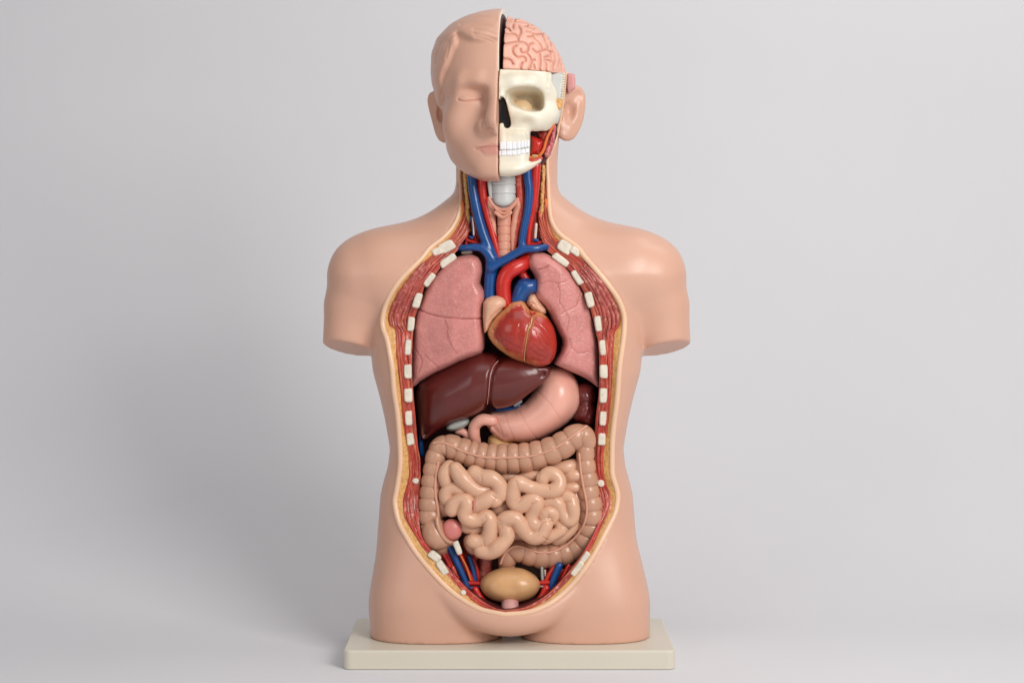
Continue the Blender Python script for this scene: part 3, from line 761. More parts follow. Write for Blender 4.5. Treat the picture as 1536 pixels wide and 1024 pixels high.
# ------------------------------------------------------------------ heart and great vessels
V, Q = sdf_tubes([pxline('K', [(1104, 580), (1096, 520), (1092, 430), (1115, 350), (1175, 300), (1250, 262, -.055), (1310, 215, -.042), (1335, 150, -.030)], [10.6, 10.6, 10.8, 11, 11, 10.5, 9.5, 9], -.060, 22),
             pxline('R', [(215, 300), (245, 340), (275, 385)], [7, 6.5, 6], -.045, 16), pxline('R', [(215, 260), (240, 230), (255, 190)], [6, 5, 5], -.030, 14)], .004)
build('aorta', V, Q, M['red'], label='thick red arched artery above the heart')
pt = c('H', [(478, 292), (492, 240), (510, 170), (545, 115), (600, 95), (660, 108), (695, 105), (706, 150), (702, 215), (660, 222), (625, 250), (606, 290), (560, 330), (500, 330)])
V, Q = inflate(pt, -.055, .020, .03, 13, h=.0014); build('pulmonary_trunk', V, Q, M['blue'], label='short wide blue vessel above the heart')
at = c('H', [(254, 300), (280, 268), (320, 250), (370, 244), (420, 255), (447, 290), (444, 330), (415, 355), (370, 400), (330, 445), (305, 490), (290, 530), (262, 556), (256, 500), (250, 420)])
V, Q = inflate(at, -.062, .020, .03, 14, h=.0014)
V, g = groove(V, Q, [c('H', [(435, 345), (380, 375), (330, 420), (290, 470)])], 1.2, .002)
build('right_atrium', V, Q, M['atrium'], label='peach auricle of the heart below the large blue vein')
at = c('H', [(608, 300), (622, 250), (645, 225), (685, 222), (705, 250), (725, 290), (755, 330), (775, 355), (778, 390), (740, 400), (690, 380), (640, 350)])
V, Q = inflate(at, -.050, .020, .03, 12, h=.0014)
V, g = groove(V, Q, [c('H', [(630, 305), (660, 300), (690, 320)]), c('H', [(660, 300), (640, 345)])], 1.2, .002)
build('left_atrium', V, Q, M['atrium'])
hp = c('H', [(410, 372), (440, 345), (470, 315), (505, 292), (560, 279), (596, 290), (618, 325), (645, 365), (690, 376), (735, 388), (775, 412), (812, 455), (842, 510), (860, 575), (868, 650), (862, 715), (845, 765), (815, 808),
             (770, 830), (725, 838), (680, 832), (640, 817), (570, 795), (500, 768), (440, 732), (385, 692), (335, 645), (305, 600), (290, 560), (296, 515), (318, 475), (360, 420)])
V, Q = inflate(hp, -.062, .040, .035, 46, h=.0014, bl=.30)
lad = c('H', [(598, 292), (620, 330), (645, 365), (660, 400), (682, 420), (660, 450), (652, 490), (632, 530), (625, 580), (610, 640), (600, 700), (594, 795)])
V, g = groove(V, Q, [lad], 2.0, .0032)
fl = [c('H', [(330, 520), (400, 600), (480, 650), (590, 700)]), c('H', [(540, 570), (580, 620)]), c('H', [(660, 640), (720, 700), (780, 720)]), c('H', [(700, 560), (740, 640), (790, 690)]),
      c('H', [(690, 450), (760, 520), (810, 600)]), c('H', [(680, 520), (740, 570), (800, 640)]), c('H', [(560, 480), (530, 560), (560, 640)]), c('H', [(320, 520), (360, 570), (370, 640)]), c('H', [(640, 690), (700, 740), (760, 760)])]
V, _ = groove(V, Q, fl, .9, .0009)
pts = PX(V)
dl = seg_dist(pts, [lad]); de = seg_dist(pts, [hp+[hp[0]]])
nz = vnoise(V, 120, 61)*.5+vnoise(V, 260, 62)*.3
right_edge = np.clip((pts[:, 0]-(680+690/5.6))/8, 0, 1)*np.clip((pts[:, 1]-(400+400/5.6))/8, 0, 1)
fat = np.clip(1.25-dl/(3.2+2.2*nz), 0, 1)*np.clip(1.2-(pts[:, 1]-470)/60, .25, 1)
fat = np.maximum(fat, np.clip(1.25-de/(8+6*nz), 0, 1)*(1-right_edge)*np.clip(1.4-(pts[:, 1]-500)/45, .0, 1))
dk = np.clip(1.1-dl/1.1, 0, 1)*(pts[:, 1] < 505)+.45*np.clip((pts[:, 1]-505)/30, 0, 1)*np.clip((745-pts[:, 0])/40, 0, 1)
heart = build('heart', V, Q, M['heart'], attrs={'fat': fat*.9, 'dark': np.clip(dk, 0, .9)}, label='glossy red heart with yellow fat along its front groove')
def on_surface(o, key, pts, r, m, name, lift=.0, step=1.5, n=8, far=None):
    """strand traced in the picture that lies on the front of a mesh"""
    me = o.data; nv = len(me.vertices); co = np.empty(nv*3, F32); me.vertices.foreach_get('co', co); co = co.reshape(-1, 3).astype(float)
    p2 = PX(co); q = spline(c(key, pts), step=step); W = []
    for a, b in q:
        d = (p2[:, 0]-a)**2+(p2[:, 1]-b)**2
        near = np.where(d < 9)[0]
        y = co[near, 1].min() if len(near) else (W[-1][1]+lift if W else -.05)
        W.append(P(a, b, y-lift))
    W = np.array(W)
    k = 7; W[:, 1] = np.convolve(np.pad(W[:, 1], k, mode='edge'), np.ones(2*k+1)/(2*k+1), 'valid')
    V, Q = tube_mesh(W, np.ones(len(W))*r*.001, n)
    return build(name, V, Q, M[m], o)
on_surface(heart, 'H', [(640, 470), (625, 560), (612, 640), (600, 720), (595, 790)], .45, 'bladder', 'coronary_vessel', -.0003)
on_surface(heart, 'H', [(660, 430), (650, 490), (630, 525)], .8, 'atrium', 'coronary_vessel', 0)
on_surface(heart, 'H', [(645, 370), (665, 395), (690, 385)], 1.5, 'red', 'coronary_vessel', 0)

# ------------------------------------------------------------------ liver, gall bladder, stomach, spleen, pancreas
lv = c('M', [(362, 500), (390, 420), (480, 335), (640, 250), (800, 175), (900, 150), (1010, 160), (1080, 200), (1200, 195), (1344, 235)]) + c('V', [(400, 275), (445, 282), (470, 300), (477, 332), (462, 368), (400, 428), (340, 475), (280, 520), (230, 560), (160, 600), (100, 620), (30, 632)]) + \
     c('M', [(1010, 622), (980, 600), (965, 612), (930, 640), (850, 680), (780, 708), (700, 740), (620, 778), (560, 808), (480, 860), (430, 892), (405, 880), (388, 820), (374, 720), (364, 600)])
V, Q = inflate(lv, lambda px, py: -.006-.050*np.clip((px-640)/170, 0, 1), .056, .04, 52, h=.0018, bl=.3, mod=lambda X, Z: np.clip(1.0-.55*np.clip((X+.06)/.12, 0, 1), .4, 1))
lig = c('M', [(1065, 215), (1020, 270), (990, 340), (978, 430), (972, 520), (966, 610)])
V, g = groove(V, Q, [lig], 3.4, .0055)
V = V+normals(V, Q)*(vnoise(V, 32, 71)*.0012)[:, None]
liver = build('liver', V, Q, M['liver'], attrs={'pale': np.clip(1-(PX(V)[:, 0]-628)/14, 0, 1)*.5}, label='dark brown glossy two-lobed liver')
on_surface(liver, 'M', [(1048, 230), (1010, 275), (985, 340), (974, 430), (968, 500), (958, 585)], .55, 'pinkp', 'ligament', -.0004)
V, Q = inflate([(687+18*math.cos(t)*.94+8*math.sin(t)*.34, 636-18*math.cos(t)*.34+8*math.sin(t)*.94) for t in np.linspace(0, 2*math.pi, 26, endpoint=False)], -.020, .018, .02, 9, h=.0014); build('gall_bladder', V, Q, M['gall'], label='grey gall bladder under the liver')
st = c('V', [(450, 300), (500, 285), (560, 290), (610, 310), (650, 342), (685, 390), (708, 450), (722, 520), (716, 580), (695, 640), (655, 695), (610, 740), (550, 785), (490, 820), (430, 852), (370, 878), (310, 893), (240, 898), (170, 890)]) + \
     c('W', [(520, 845), (485, 822), (462, 798), (448, 770), (452, 745), (470, 735), (510, 735), (560, 726), (600, 702), (630, 668), (655, 625), (660, 585), (672, 560)])
V, Q = inflate(st, -.012, .054, .035, 44, h=.0016, bl=.35, grow=.0025)
V, g = groove(V, Q, [c('W', [(455, 740), (462, 770), (456, 800)])], 1.6, .003)
sl = [c('W', [(520, 735), (535, 790), (560, 850)]), c('W', [(575, 725), (610, 790), (650, 845)]), c('W', [(480, 745), (500, 790), (515, 835)]), c('W', [(640, 640), (700, 700), (740, 760)])]
V, g2 = groove(V, Q, sl, .8, .0006)
stomach = build('stomach', V, Q, M['stomach'], attrs={'groove': np.clip(g*.6+g2*.35, 0, 1)}, label='smooth pink curved stomach')
V, Q = pxtube('W', [(468, 765, -.035), (430, 762, -.035), (402, 785, -.030), (398, 820, -.026), (405, 850, -.02)], [8.5, 9.0, 8.8, 8.8, 8], None, 20); build('pylorus', V, Q, M['stomach'], stomach)
V, Q = pxtube('W', [(335, 808, -.02), (358, 812, -.022), (380, 830, -.02)], [5, 6, 6], None, 16); build('duodenum', V, Q, M['stomach'], label='small pink tube end below the liver')
V, Q = inflate(c('W', [(455, 830), (480, 815), (520, 830), (560, 850), (640, 862), (640, 900), (520, 900), (450, 880)]), -.005, .03, .02, 14, h=.0016); build('pancreas', V, Q, M['pancreas'])
sp = c('V', [(690, 430), (730, 415), (790, 415), (835, 445), (858, 500), (866, 580), (862, 660), (852, 730), (825, 785), (780, 775), (720, 745), (680, 735), (660, 700), (690, 600)])
V, Q = inflate(sp, -.008, .034, .03, 20, h=.0016)
V, g = groove(V, Q, [c('V', [(720, 590), (780, 585), (866, 590)])], 5.0, .0038); V, g = groove(V, Q, [c('V', [(820, 640), (790, 720)])], 3, .002)
build('spleen', V, Q, M['spleen'], label='maroon bulging spleen beside the stomach')
pxpart('vein', 'M', [(1040, 640), (1120, 640), (1220, 610)], 5, -.010, 'blue'); V, Q = pxtube('M', [(1190, 600), (1235, 570)], 3, -.02, 10); build('vessel_end', V, Q, M['gall'])
pxpart('vein', 'W', [(182, 780), (186, 850), (192, 900)], 4, .01, 'blue')

# ------------------------------------------------------------------ large intestine
cl = c('T', [(262, 530, 20), (268, 566, 19), (254, 540, 22.5), (237, 506, 20.5), (227, 472, 18.6), (226, 430, 18), (229, 380, 17.5), (234, 330, 17), (238, 285, 16), (244, 235, 15), (258, 195, 15.5), (290, 180, 17.5), (330, 192, 19), (380, 212, 20.5), (440, 226, 21.5), (500, 232, 22.5), (560, 231, 22.5), (620, 224, 22),
             (680, 208, 21), (740, 182, 20), (790, 150, 19), (825, 138, 17.5), (843, 165, 14), (838, 205, 13.5), (839, 250, 14.5), (844, 310, 15.5), (849, 370, 17), (858, 425, 18.5), (859, 485, 19.5), (840, 540, 19.8), (800, 580, 19), (745, 604, 20), (690, 612, 20.5), (635, 608, 19), (585, 596, 17), (545, 605, 15), (528, 640, 13.5), (530, 680, 12)])
cl = cl[1:]
q = spline(cl, step=.8)
s = np.r_[0, np.cumsum(np.linalg.norm(np.diff(q[:, :2], axis=0), axis=1))]
i_c = int(np.argmin(np.hypot(q[:, 0]-648, q[:, 1]-782)))
L0 = np.interp(s, [0, 180, 200, 330, 500, 640, s[-1]], [17.5, 17.5, 14, 21.3, 18, 18.5, 20])
ph = np.cumsum(np.r_[0, np.diff(s)/L0[1:]])
ph += -ph[i_c]
hau = np.where(s < s[i_c], 1.0, .82+.18*np.abs(np.sin(np.pi*ph))**.42)
depth = np.interp(s, [0, 60, 150, 200, 330, 500, 560, 700, s[-1]], [-.046, -.046, -.042, -.044, -.055, -.046, -.032, -.048, -.036])
depth = np.where(np.arange(len(q)) > len(q)-60, np.linspace(0, 1, len(q)) * 0+depth+np.clip((np.arange(len(q))-len(q)+60)/60, 0, 1)*.012, depth)
W = np.array([P(a, b, d) for (a, b), d in zip(q[:, :2], depth)])
V, Q = tube_mesh(W, q[:, 2]*.001*hau*1.02, 36)
# keep the far half shallow so that the bend does not poke through
colon = build('large_intestine', V, Q, M['colon'], label='segmented tan bowel framing the small intestine')
on_surface(colon, 'S1', [(505, 138), (530, 130), (580, 131), (660, 160), (740, 200), (830, 230), (900, 248), (1000, 260), (1130, 258), (1260, 252), (1370, 235), (1480, 197), (1575, 148), (1650, 92), (1730, 35), (1790, -8)], 1.7, 'taenia', 'taenia_band', -.0003)
on_surface(colon, 'S1', [(545, 300), (531, 380), (521, 480), (522, 570), (536, 650), (546, 740), (543, 775)], 2.4, 'taenia', 'taenia_band', -.0003)
on_surface(colon, 'I2', [(945, 40-150), (955, 0), (965, 80), (985, 190), (1005, 290), (1008, 380), (985, 480), (930, 570), (850, 645), (770, 692), (690, 718), (600, 715), (520, 690), (450, 665), (390, 670), (335, 710), (300, 765), (285, 810)], 1.9, 'taenia', 'taenia_band', -.0004)
V, Q = inflate(c('S3', [(68, 120), (72, 60), (95, 5), (160, -25), (230, -20), (262, 40), (300, 110), (352, 160), (352, 190), (310, 218), (260, 242), (190, 254), (130, 236), (88, 190)]), -.052, .027, .02, 21, h=.0013); build('cecum_pouch', V, Q, M['colon'], colon)
V, Q = pxtube('S3', [(198, -20, -.072), (205, 40, -.075), (232, 110, -.075), (280, 170, -.073), (345, 200, -.068)], 2.9, None, 12); build('taenia_band', V, Q, M['colon'], colon)
V, Q = inflate(c('S3', [(324+84*math.cos(t), 80+90*math.sin(t)) for t in np.linspace(0, 2*np.pi, 30, endpoint=False)]), -.062, .012, .02, 15, h=.0012); build('bowel_stump', V, Q, M['stump'], colon)

# ------------------------------------------------------------------ small intestine (one continuous coiled body)
I = [('I1', [(615, 240), (598, 170), (640, 112)], 10.2, -.058), ('I1', [(690, 130), (740, 200), (810, 268), (880, 312), (965, 305)], 11.4, -.066),
     ('I1', [(850, 160), (915, 195), (1000, 210), (1055, 260), (1068, 340), (1000, 362), (920, 405), (855, 435)], 11.2, -.070), ('I1', [(1010, 405), (1045, 385)], 9, -.072), ('I1', [(775, 315), (690, 288), (625, 310), (612, 370), (668, 410)], 9.8, -.060),
     ('I1', [(660, 470), (680, 425), (735, 388), (785, 400), (785, 450), (765, 505), (800, 550), (880, 555), (950, 530), (982, 580), (980, 665), (955, 722), (880, 742), (838, 735)], 10.8, -.069),
     ('I1', [(760, 612), (830, 632), (925, 632)], 8.2, -.056), ('I1', [(815, 730), (840, 790)], 10, -.052), ('I1', [(1000, 480), (1060, 455), (1130, 450)], 13, -.048),
     ('I1', [(905, 812), (985, 828), (1060, 775), (1122, 700), (1108, 620), (1088, 570), (1125, 545), (1200, 548), (1240, 605), (1285, 665), (1345, 700), (1405, 680), (1440, 610), (1450, 580)], 11, -.071),
     ('I2', [(640, 95), (680, 58), (730, 62), (775, 105), (772, 165), (725, 200), (650, 200), (560, 182), (480, 150), (425, 132), (395, 165), (388, 240), (402, 308), (455, 330), (510, 290), (562, 272), (590, 295), (572, 350), (545, 420), (562, 480), (620, 495), (665, 478)], 10.4, -.071),
     ('I2', [(645, 312), (700, 290), (760, 302), (800, 372), (840, 440), (880, 448), (897, 395), (888, 320), (868, 262), (800, 240)], 9.4, -.066),
     ('I2', [(645, 405), (685, 375), (735, 392), (725, 440)], 8.2, -.072), ('I2', [(740, 440), (785, 485), (798, 525), (745, 562), (690, 585), (660, 600)], 8.8, -.062),
     ('I2', [(830, 90), (890, 70), (960, 70)], 9, -.050), ('I2', [(820, 182), (950, 165)], 8.4, -.050), ('I2', [(470, 85), (610, 72)], 8.8, -.050), ('I2', [(300, 85), (410, 75)], 8.4, -.044), ('I2', [(720, 20), (820, 5), (920, -20)], 9.4, -.046),
     ('I2', [(60, 330), (240, 440), (420, 430), (620, 330), (820, 330)], 14, -.036), ('I2', [(0, 200), (220, 260), (420, 250), (700, 150), (900, 130)], 13, -.034), ('I1', [(650, 200), (700, 420), (850, 480), (1000, 650), (1300, 650)], 13, -.036), ('I2', [(400, 500), (560, 520), (760, 500), (880, 380)], 13, -.036), ('I2', [(760, 600), (850, 540), (905, 470)], 10, -.046), ('I1', [(575, 270), (570, 400), (600, 480)], 9, -.044), ('I2', [(905, 200), (915, 300), (910, 400)], 9, -.044)]
allp = []
for key, pts, r, y in I:
    sp_ = spline(c(key, pts), step=4.0); n = len(sp_); t = np.linspace(0, 1, n)
    rr = r*(1+.05*np.sin(np.arange(n)*.9+r*7)); yy = y-.004*np.sin(np.pi*t)+.002*np.sin(np.arange(n)*.4+r*3)
    allp.append([(*P(a, b, d), k*.001) for (a, b), d, k in zip(sp_, yy, rr)])
aa = np.array([p for l in allp for p in l])
vi = Vol(aa[:, :3].min(0)-.02, aa[:, :3].max(0)+.02, .0012)
for l in allp: vi.chain([(*p[:3], p[3]*1.0) for p in l], .0003, '+', .0018)
V, Q = vi.mesh(1)
folds = [c('I1', l) for l in ([(640, 110), (645, 160), (660, 200)], [(905, 180), (908, 250)], [(1000, 350), (1040, 380), (1050, 405)], [(940, 520), (950, 560), (915, 600)], [(1060, 560), (1080, 590)], [(925, 735), (935, 780)], [(700, 690), (712, 640), (745, 610)], [(845, 390), (840, 470)])] + \
    [c('I2', l) for l in ([(545, 310), (590, 290)], [(600, 540), (640, 470), (700, 465)], [(410, 110), (430, 160)], [(700, 190), (690, 160)], [(690, 400), (690, 440), (720, 450)], [(125, 90), (130, 130)], [(610, 60), (600, 100)], [(850, 290), (870, 290)], [(300, 510), (275, 480)], [(640, 590), (690, 615)])]
V, _ = groove(V, Q, [spline(l, step=1) for l in folds], 1.4, .0007)
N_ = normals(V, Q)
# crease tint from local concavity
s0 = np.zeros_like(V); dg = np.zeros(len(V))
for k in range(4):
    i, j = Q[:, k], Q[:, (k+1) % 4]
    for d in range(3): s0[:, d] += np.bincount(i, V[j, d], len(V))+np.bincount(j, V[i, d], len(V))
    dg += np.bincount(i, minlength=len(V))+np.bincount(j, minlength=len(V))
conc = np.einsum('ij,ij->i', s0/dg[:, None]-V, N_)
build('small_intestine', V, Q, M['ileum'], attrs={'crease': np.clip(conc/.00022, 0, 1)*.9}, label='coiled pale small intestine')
pxpart('bowel_band', 'I1', [(846, 400), (846, 470)], 1.6, -.083, 'stump')

# ------------------------------------------------------------------ pelvis
e = [(765+44*math.cos(t), 877+26*math.sin(t)) for t in np.linspace(0, 2*np.pi, 48, endpoint=False)]
V, Q = inflate(e, -.058, .030, .028, 26, h=.0014, bl=.3); V = V+normals(V, Q)*(vnoise(V, 70, 81)*.0006)[:, None]
build('bladder', V, Q, M['bladder'], label='tan oval bladder at the bottom of the opening')
V, Q = pxtube('S3', [(812, 640, -.058), (812, 700, -.072), (812, 790, -.084)], [12.5, 12.8, 13.4], None, 24); build('prostate', V, Q, M['pinkp'], label='pink stalk under the bladder')
for key, pts, r, y, m, nm in [
        ('S3', [(290, 190), (320, 260), (380, 385), (430, 500), (468, 610)], [5.2, 5.2, 5, 4.8, 4.6], -.058, 'blue', 'vein'), ('Q', [(665, 380), (640, 440), (610, 520), (588, 605)], [5.6, 5.4, 5, 4.6], -.058, 'blue', 'vein'),
        ('S3', [(262, 230), (310, 340), (345, 440), (350, 500)], [3.6, 3.8, 3.4, 2.6], -.054, 'red', 'artery'), ('S3', [(385, 260), (430, 380), (470, 460), (498, 520)], [4.2, 4.2, 4, 3.6], -.050, 'red', 'artery'),
        ('S3', [(400, 300), (445, 390), (480, 500)], [1.4, 1.6, 1.4], -.056, 'orange', 'nerve'), ('S3', [(470, 310), (500, 410), (520, 520)], 3.8, -.046, 'blue', 'vein'), ('S3', [(500, 320), (535, 420), (548, 520)], 3.2, -.040, 'red', 'artery'),
        ('S3', [(370, 480), (390, 540), (402, 600)], 3.2, -.060, 'red', 'artery'), ('S3', [(445, 527), (565, 530)], 3.3, -.056, 'red', 'artery'), ('S3', [(480, 560), (565, 552)], 3.4, -.050, 'lilac', 'vein'),
        ('S3', [(520, 580), (570, 660), (640, 720), (720, 760)], [5, 5.2, 4.6, 3], -.066, 'red', 'artery'), ('S3', [(460, 635), (500, 650), (540, 690)], [5, 4, 3], -.062, 'redm', 'artery'),
        ('S3', [(350, 190), (395, 280), (420, 330)], 4, -.040, 'redm', 'pelvic_muscle'), ('S3', [(230, 290), (300, 420), (350, 520)], [3, 4, 3], -.050, 'bundle', 'pelvic_muscle'), ('S3', [(190, 260), (260, 330), (320, 470), (380, 570)], 3, -.046, 'redm', 'pelvic_muscle'),
        ('S3', [(430, 200), (470, 270), (520, 310)], 5, -.030, 'redm', 'pelvic_muscle'), ('S3', [(600, 260), (600, 400), (570, 500)], 11, -.018, 'bundle', 'pelvic_muscle'),
        ('Q', [(620, 400), (580, 460), (545, 525)], [4, 4, 3.6], -.052, 'red', 'artery'), ('Q', [(495, 525), (590, 522)], 3.5, -.056, 'red', 'artery'), ('Q', [(500, 552), (575, 550)], 2.2, -.054, 'pale', 'nerve'),
        ('Q', [(555, 570), (520, 640), (460, 705), (370, 755)], [5.4, 5.4, 4.8, 3], -.066, 'red', 'artery'), ('Q', [(600, 620), (560, 650), (520, 690)], [4, 3.4, 3], -.062, 'redm', 'artery'),
        ('Q', [(730, 400), (690, 480), (655, 600)], [3, 3.2, 2.4], -.054, 'red', 'artery'), ('Q', [(775, 390), (720, 460), (690, 540)], 2.2, -.056, 'redm', 'artery'), ('Q', [(810, 360), (740, 450), (700, 560), (660, 610)], 3, -.050, 'bundle', 'pelvic_muscle'),
        ('Q', [(760, 420), (745, 490), (720, 540)], 2.4, -.054, 'redm', 'pelvic_muscle'), ('Q', [(520, 400), (522, 450), (524, 495)], 2.2, -.052, 'gall', 'nerve'), ('Q', [(545, 420), (548, 470)], 1.6, -.048, 'pale', 'nerve'), ('Q', [(560, 400), (555, 450)], 3, -.03, 'redm', 'pelvic_muscle'),
        ('S3', [(640, 690), (690, 715), (720, 740)], [3, 4, 3], -.056, 'pale', 'ligament'), ('S3', [(985, 690), (940, 712), (905, 740)], [3, 4, 3], -.056, 'pale', 'ligament'), ('S3', [(560, 640), (620, 690), (700, 700)], 6, -.045, 'dark', 'pelvic_muscle'),
        ('S3', [(160, 230), (240, 330), (330, 450), (420, 590)], 5, -.040, 'redm', 'pelvic_muscle'), ('S3', [(330, 400), (370, 500), (420, 610), (500, 700)], 4, -.058, 'redm', 'pelvic_muscle'), ('S3', [(225, 250), (280, 330), (320, 430), (340, 530)], 3.2, -.056, 'red', 'artery'),
        ('S3', [(410, 300), (450, 420), (520, 560)], 7, -.034, 'redm', 'pelvic_muscle'), ('Q', [(860, 330), (790, 450), (700, 580), (600, 680)], 5, -.040, 'redm', 'pelvic_muscle'), ('Q', [(700, 430), (660, 540), (640, 610)], 4, -.050, 'redm', 'pelvic_muscle'), ('Q', [(745, 380), (700, 470), (672, 560)], 2.6, -.058, 'red', 'artery'), ('Q', [(640, 400), (590, 480), (540, 580)], 7, -.032, 'redm', 'pelvic_muscle'),
        ('S3', [(745, 770), (812, 782), (880, 768)], [2.4, 3, 2.4], -.066, 'pinkp', 'ligament')]:
    pxpart(nm, key, pts, r, y, m)
rib_block('ligament', 'S3', 372, 230, 110, 46, 68, .0)

# ------------------------------------------------------------------ head: closed-eyed half face
def zt(py, y=-.0): return CAM_Z+(CY-py)*(CAM_D+y)/FPX
def head_field(v):
    T = np.array([(0, 26, -42, 54), (12, 28, -44, 56), (15.5, 38, -50, 62), (23, 59, -70, 86), (35, 79, -86, 105), (55, 98, -101, 120), (78, 106, -108, 126), (105, 107, -111, 126), (125, 103, -112, 120), (140, 97, -110, 112),
                  (160, 92, -107, 96), (180, 89.5, -105, 86), (212, 86, -103, 72), (225, 83.5, -103, 62), (240, 77, -104, 50), (252, 66, -104, 34), (262, 52, -102, 6), (268, 41, -101, -10), (274, 30, -98, -30), (290, 24, -94, -40)], float)
    z = v.ax[2].astype(float); py = CY-(z-CAM_Z)*FPX/(CAM_D-.03)
    g = lambda k: (np.interp(py, T[:, 0], T[:, k])/1000)
    ker = np.exp(-np.linspace(-2, 2, 11)**2); ker /= ker.sum()
    sm = lambda a: np.convolve(np.pad(a, 5, mode='edge'), ker, 'valid').astype(F32)[None, None, :]
    w, yf, yb = sm(g(1)), sm(g(2)), sm(g(3)); ym = (yf+yb)/2; hd = (yb-yf)/2
    n = np.interp(py, [60, 130, 200, 260], [2.0, 2.1, 2.25, 2.1]).astype(F32)[None, None, :]
    v.f = (((np.abs(v.X/w)**n+np.abs((v.Y-ym)/hd)**n)**(1/n)-1)*np.minimum(w, hd)*.9).astype(F32)
def headcaps(v):
    v.f = smax(v.f, (v.Z-zt(13.0, -.02)+.5*v.X**2+1.3*(v.Y-.005)**2)+0*v.f, .014); v.f = smax(v.f, (zt(271.5, -.09)-v.Z)+0*v.f, .014)
def head():
    v = Vol((-.130, -.156, .682), (.005, .136, .976), .00125)
    head_field(v)
    # swept-back hair: a raised layer outside the hairline
    hl = c('f0', [(1100, 500), (930, 500), (780, 520), (640, 505), (560, 470), (490, 430), (440, 400), (440, 450), (445, 520), (400, 600), (375, 690), (345, 790)]) + c('f1', [(300, 110), (285, 180), (285, 250), (262, 330), (250, 420), (300, 700), (1100, 900)])
    hl = spline(hl, step=2)
    L_ = np.array([LP(a, b, -.085+.035*min(max((b-70)/40, 0), 1))[[0, 2]] for a, b in hl])
    X2, Z2 = np.meshgrid(v.ax[0].astype(float), v.ax[2].astype(float), indexing='ij')
    dh = poly_sd(X2, Z2, L_)
    m2 = np.clip((dh+.004)/.0105, 0, 1); m2 = m2*m2*(3-2*m2)
    P3 = np.stack([X2.ravel(), Z2.ravel(), 0*X2.ravel()], 1)
    ang = .5
    wave = vnoise(np.c_[(P3[:, 0]*math.cos(ang)+P3[:, 1]*math.sin(ang))*16, (-P3[:, 0]*math.sin(ang)+P3[:, 1]*math.cos(ang))*110, P3[:, 0]*0], 1, 91).reshape(X2.shape)
    swell = .0034+.0022*np.exp(-(dh-.011)**2/.00012)*np.clip((.045+X2)*-30+1.6, .3, 1)+.0007*wave
    v.f = v.f-(m2*swell*np.clip((Z2-.80)/.02, 0, 1)).astype(F32)[:, None, :]
    # brow, socket, lid, nose, cheek
    v.chain([(-.070, -.072, .838, .008), (-.050, -.0915, .8430, .009), (-.026, -.1020, .8410, .0095), (-.008, -.1060, .836, .010)], .018)
    v.ell((-.040, -.121, .8260), (.027, .0245, .0125), .014, '-')
    v.ell((-.0215, -.122, .819), (.0085, .020, .014), .010, '-')
    v.ell((-.0430, -.0850, .8195), (.0235, .0195, .0150), .007)
    v.chain([(0, -.106, .846, .0105), (0, -.116, .822, .0095), (0, -.126, .802, .0105), (0, -.1315, .7865, .0135), (0, -.1300, .7815, .0125)], .014)
    v.ell((-.0192, -.1155, .7812), (.0098, .0130, .0105), .004)
    v.cap((-.0300, -.112, .790), (-.0325, -.106, .773), .0028, .0028, .006, '-')
    v.cap((-.024, -.117, .7690), (-.004, -.124, .7665), .0022, .0025, .005, '-')
    v.ell((-.0115, -.1240, .7698), (.0052, .0085, .0050), .003, '-')
    v.ell((-.052, -.078, .786), (.028, .024, .030), .03)
    v.ell((0, -.088, .747), (.046, .0255, .036), .024)
    # lips and chin
    v.ell((0, -.1075, .7528), (.0320, .0095, .0056), .004)
    v.ell((0, -.1055, .7424), (.0290, .0115, .0078), .004)
    v.ell((0, -.0975, .714), (.028, .015, .017), .02)
    ear(v, False)
    headcaps(v)
    v.f = np.maximum(v.f, v.X-.0+0*v.f)
    V, Q = v.mesh(2)
    V = to_world(V)
    V, g = groove(V, Q, [spline(c('f1', [(452, 396), (490, 409), (540, 415), (600, 411), (650, 400), (700, 392), (738, 393)]), step=1)], 1.2, .0026)
    V, g = groove(V, Q, [spline(c('f1', [(455, 370), (500, 350), (560, 338), (640, 345), (700, 362)]), step=1)], 1.8, .0008)
    V, g = groove(V, Q, [spline(c('f2', [(662, 349), (720, 338), (800, 330), (880, 327), (960, 326)]), step=1)], 1.2, .0018)
    V, g = groove(V, Q, [spline(c('f1', [(768, 640), (740, 668), (728, 708), (738, 745), (768, 764)]), step=1)], 1.5, .0026)
    V, g = groove(V, Q, [spline(c('f1', [(800, 748), (832, 742), (862, 756)]), step=1)], 1.5, .0022)
    V, g = groove(V, Q, [spline(c('f2', [(720, 372), (780, 432), (860, 442), (960, 440)]), step=1)], 2.8, .0006)
    V, g = groove(V, Q, [spline(c('f0', l), step=2) for l in ([(930, 340), (760, 300), (600, 312), (450, 372)], [(930, 425), (800, 375), (640, 355)], [(900, 480), (780, 440), (640, 402)], [(860, 502), (740, 460), (660, 440)], [(345, 500), (335, 600), (312, 700)], [(430, 396), (345, 470), (300, 600), (250, 720)], [(250, 520), (210, 640), (190, 780)], [(920, 220), (700, 210), (480, 290)])], 2.0, .0011)
    pts = PX(V)
    lid = seg_dist(pts, [spline(c('f1', [(452, 396), (490, 409), (540, 415), (600, 411), (650, 400), (700, 392), (738, 393)]), step=2)])
    lipz = poly_sd(pts[:, 0], pts[:, 1], c('f2', [(662, 349), (720, 318), (800, 292), (860, 278), (900, 284), (990, 280), (990, 412), (900, 416), (820, 412), (750, 392), (700, 366)]))
    h = build('head_half', V, Q, M['face'], attrs={'lip': np.maximum(np.clip(.5-lipz/3, 0, 1)*.8, np.clip(1.3-lid/1.4, 0, 1)*.7)*(V[:, 1] < -.06)}, label='peach half face with closed eye and swept-back hair')
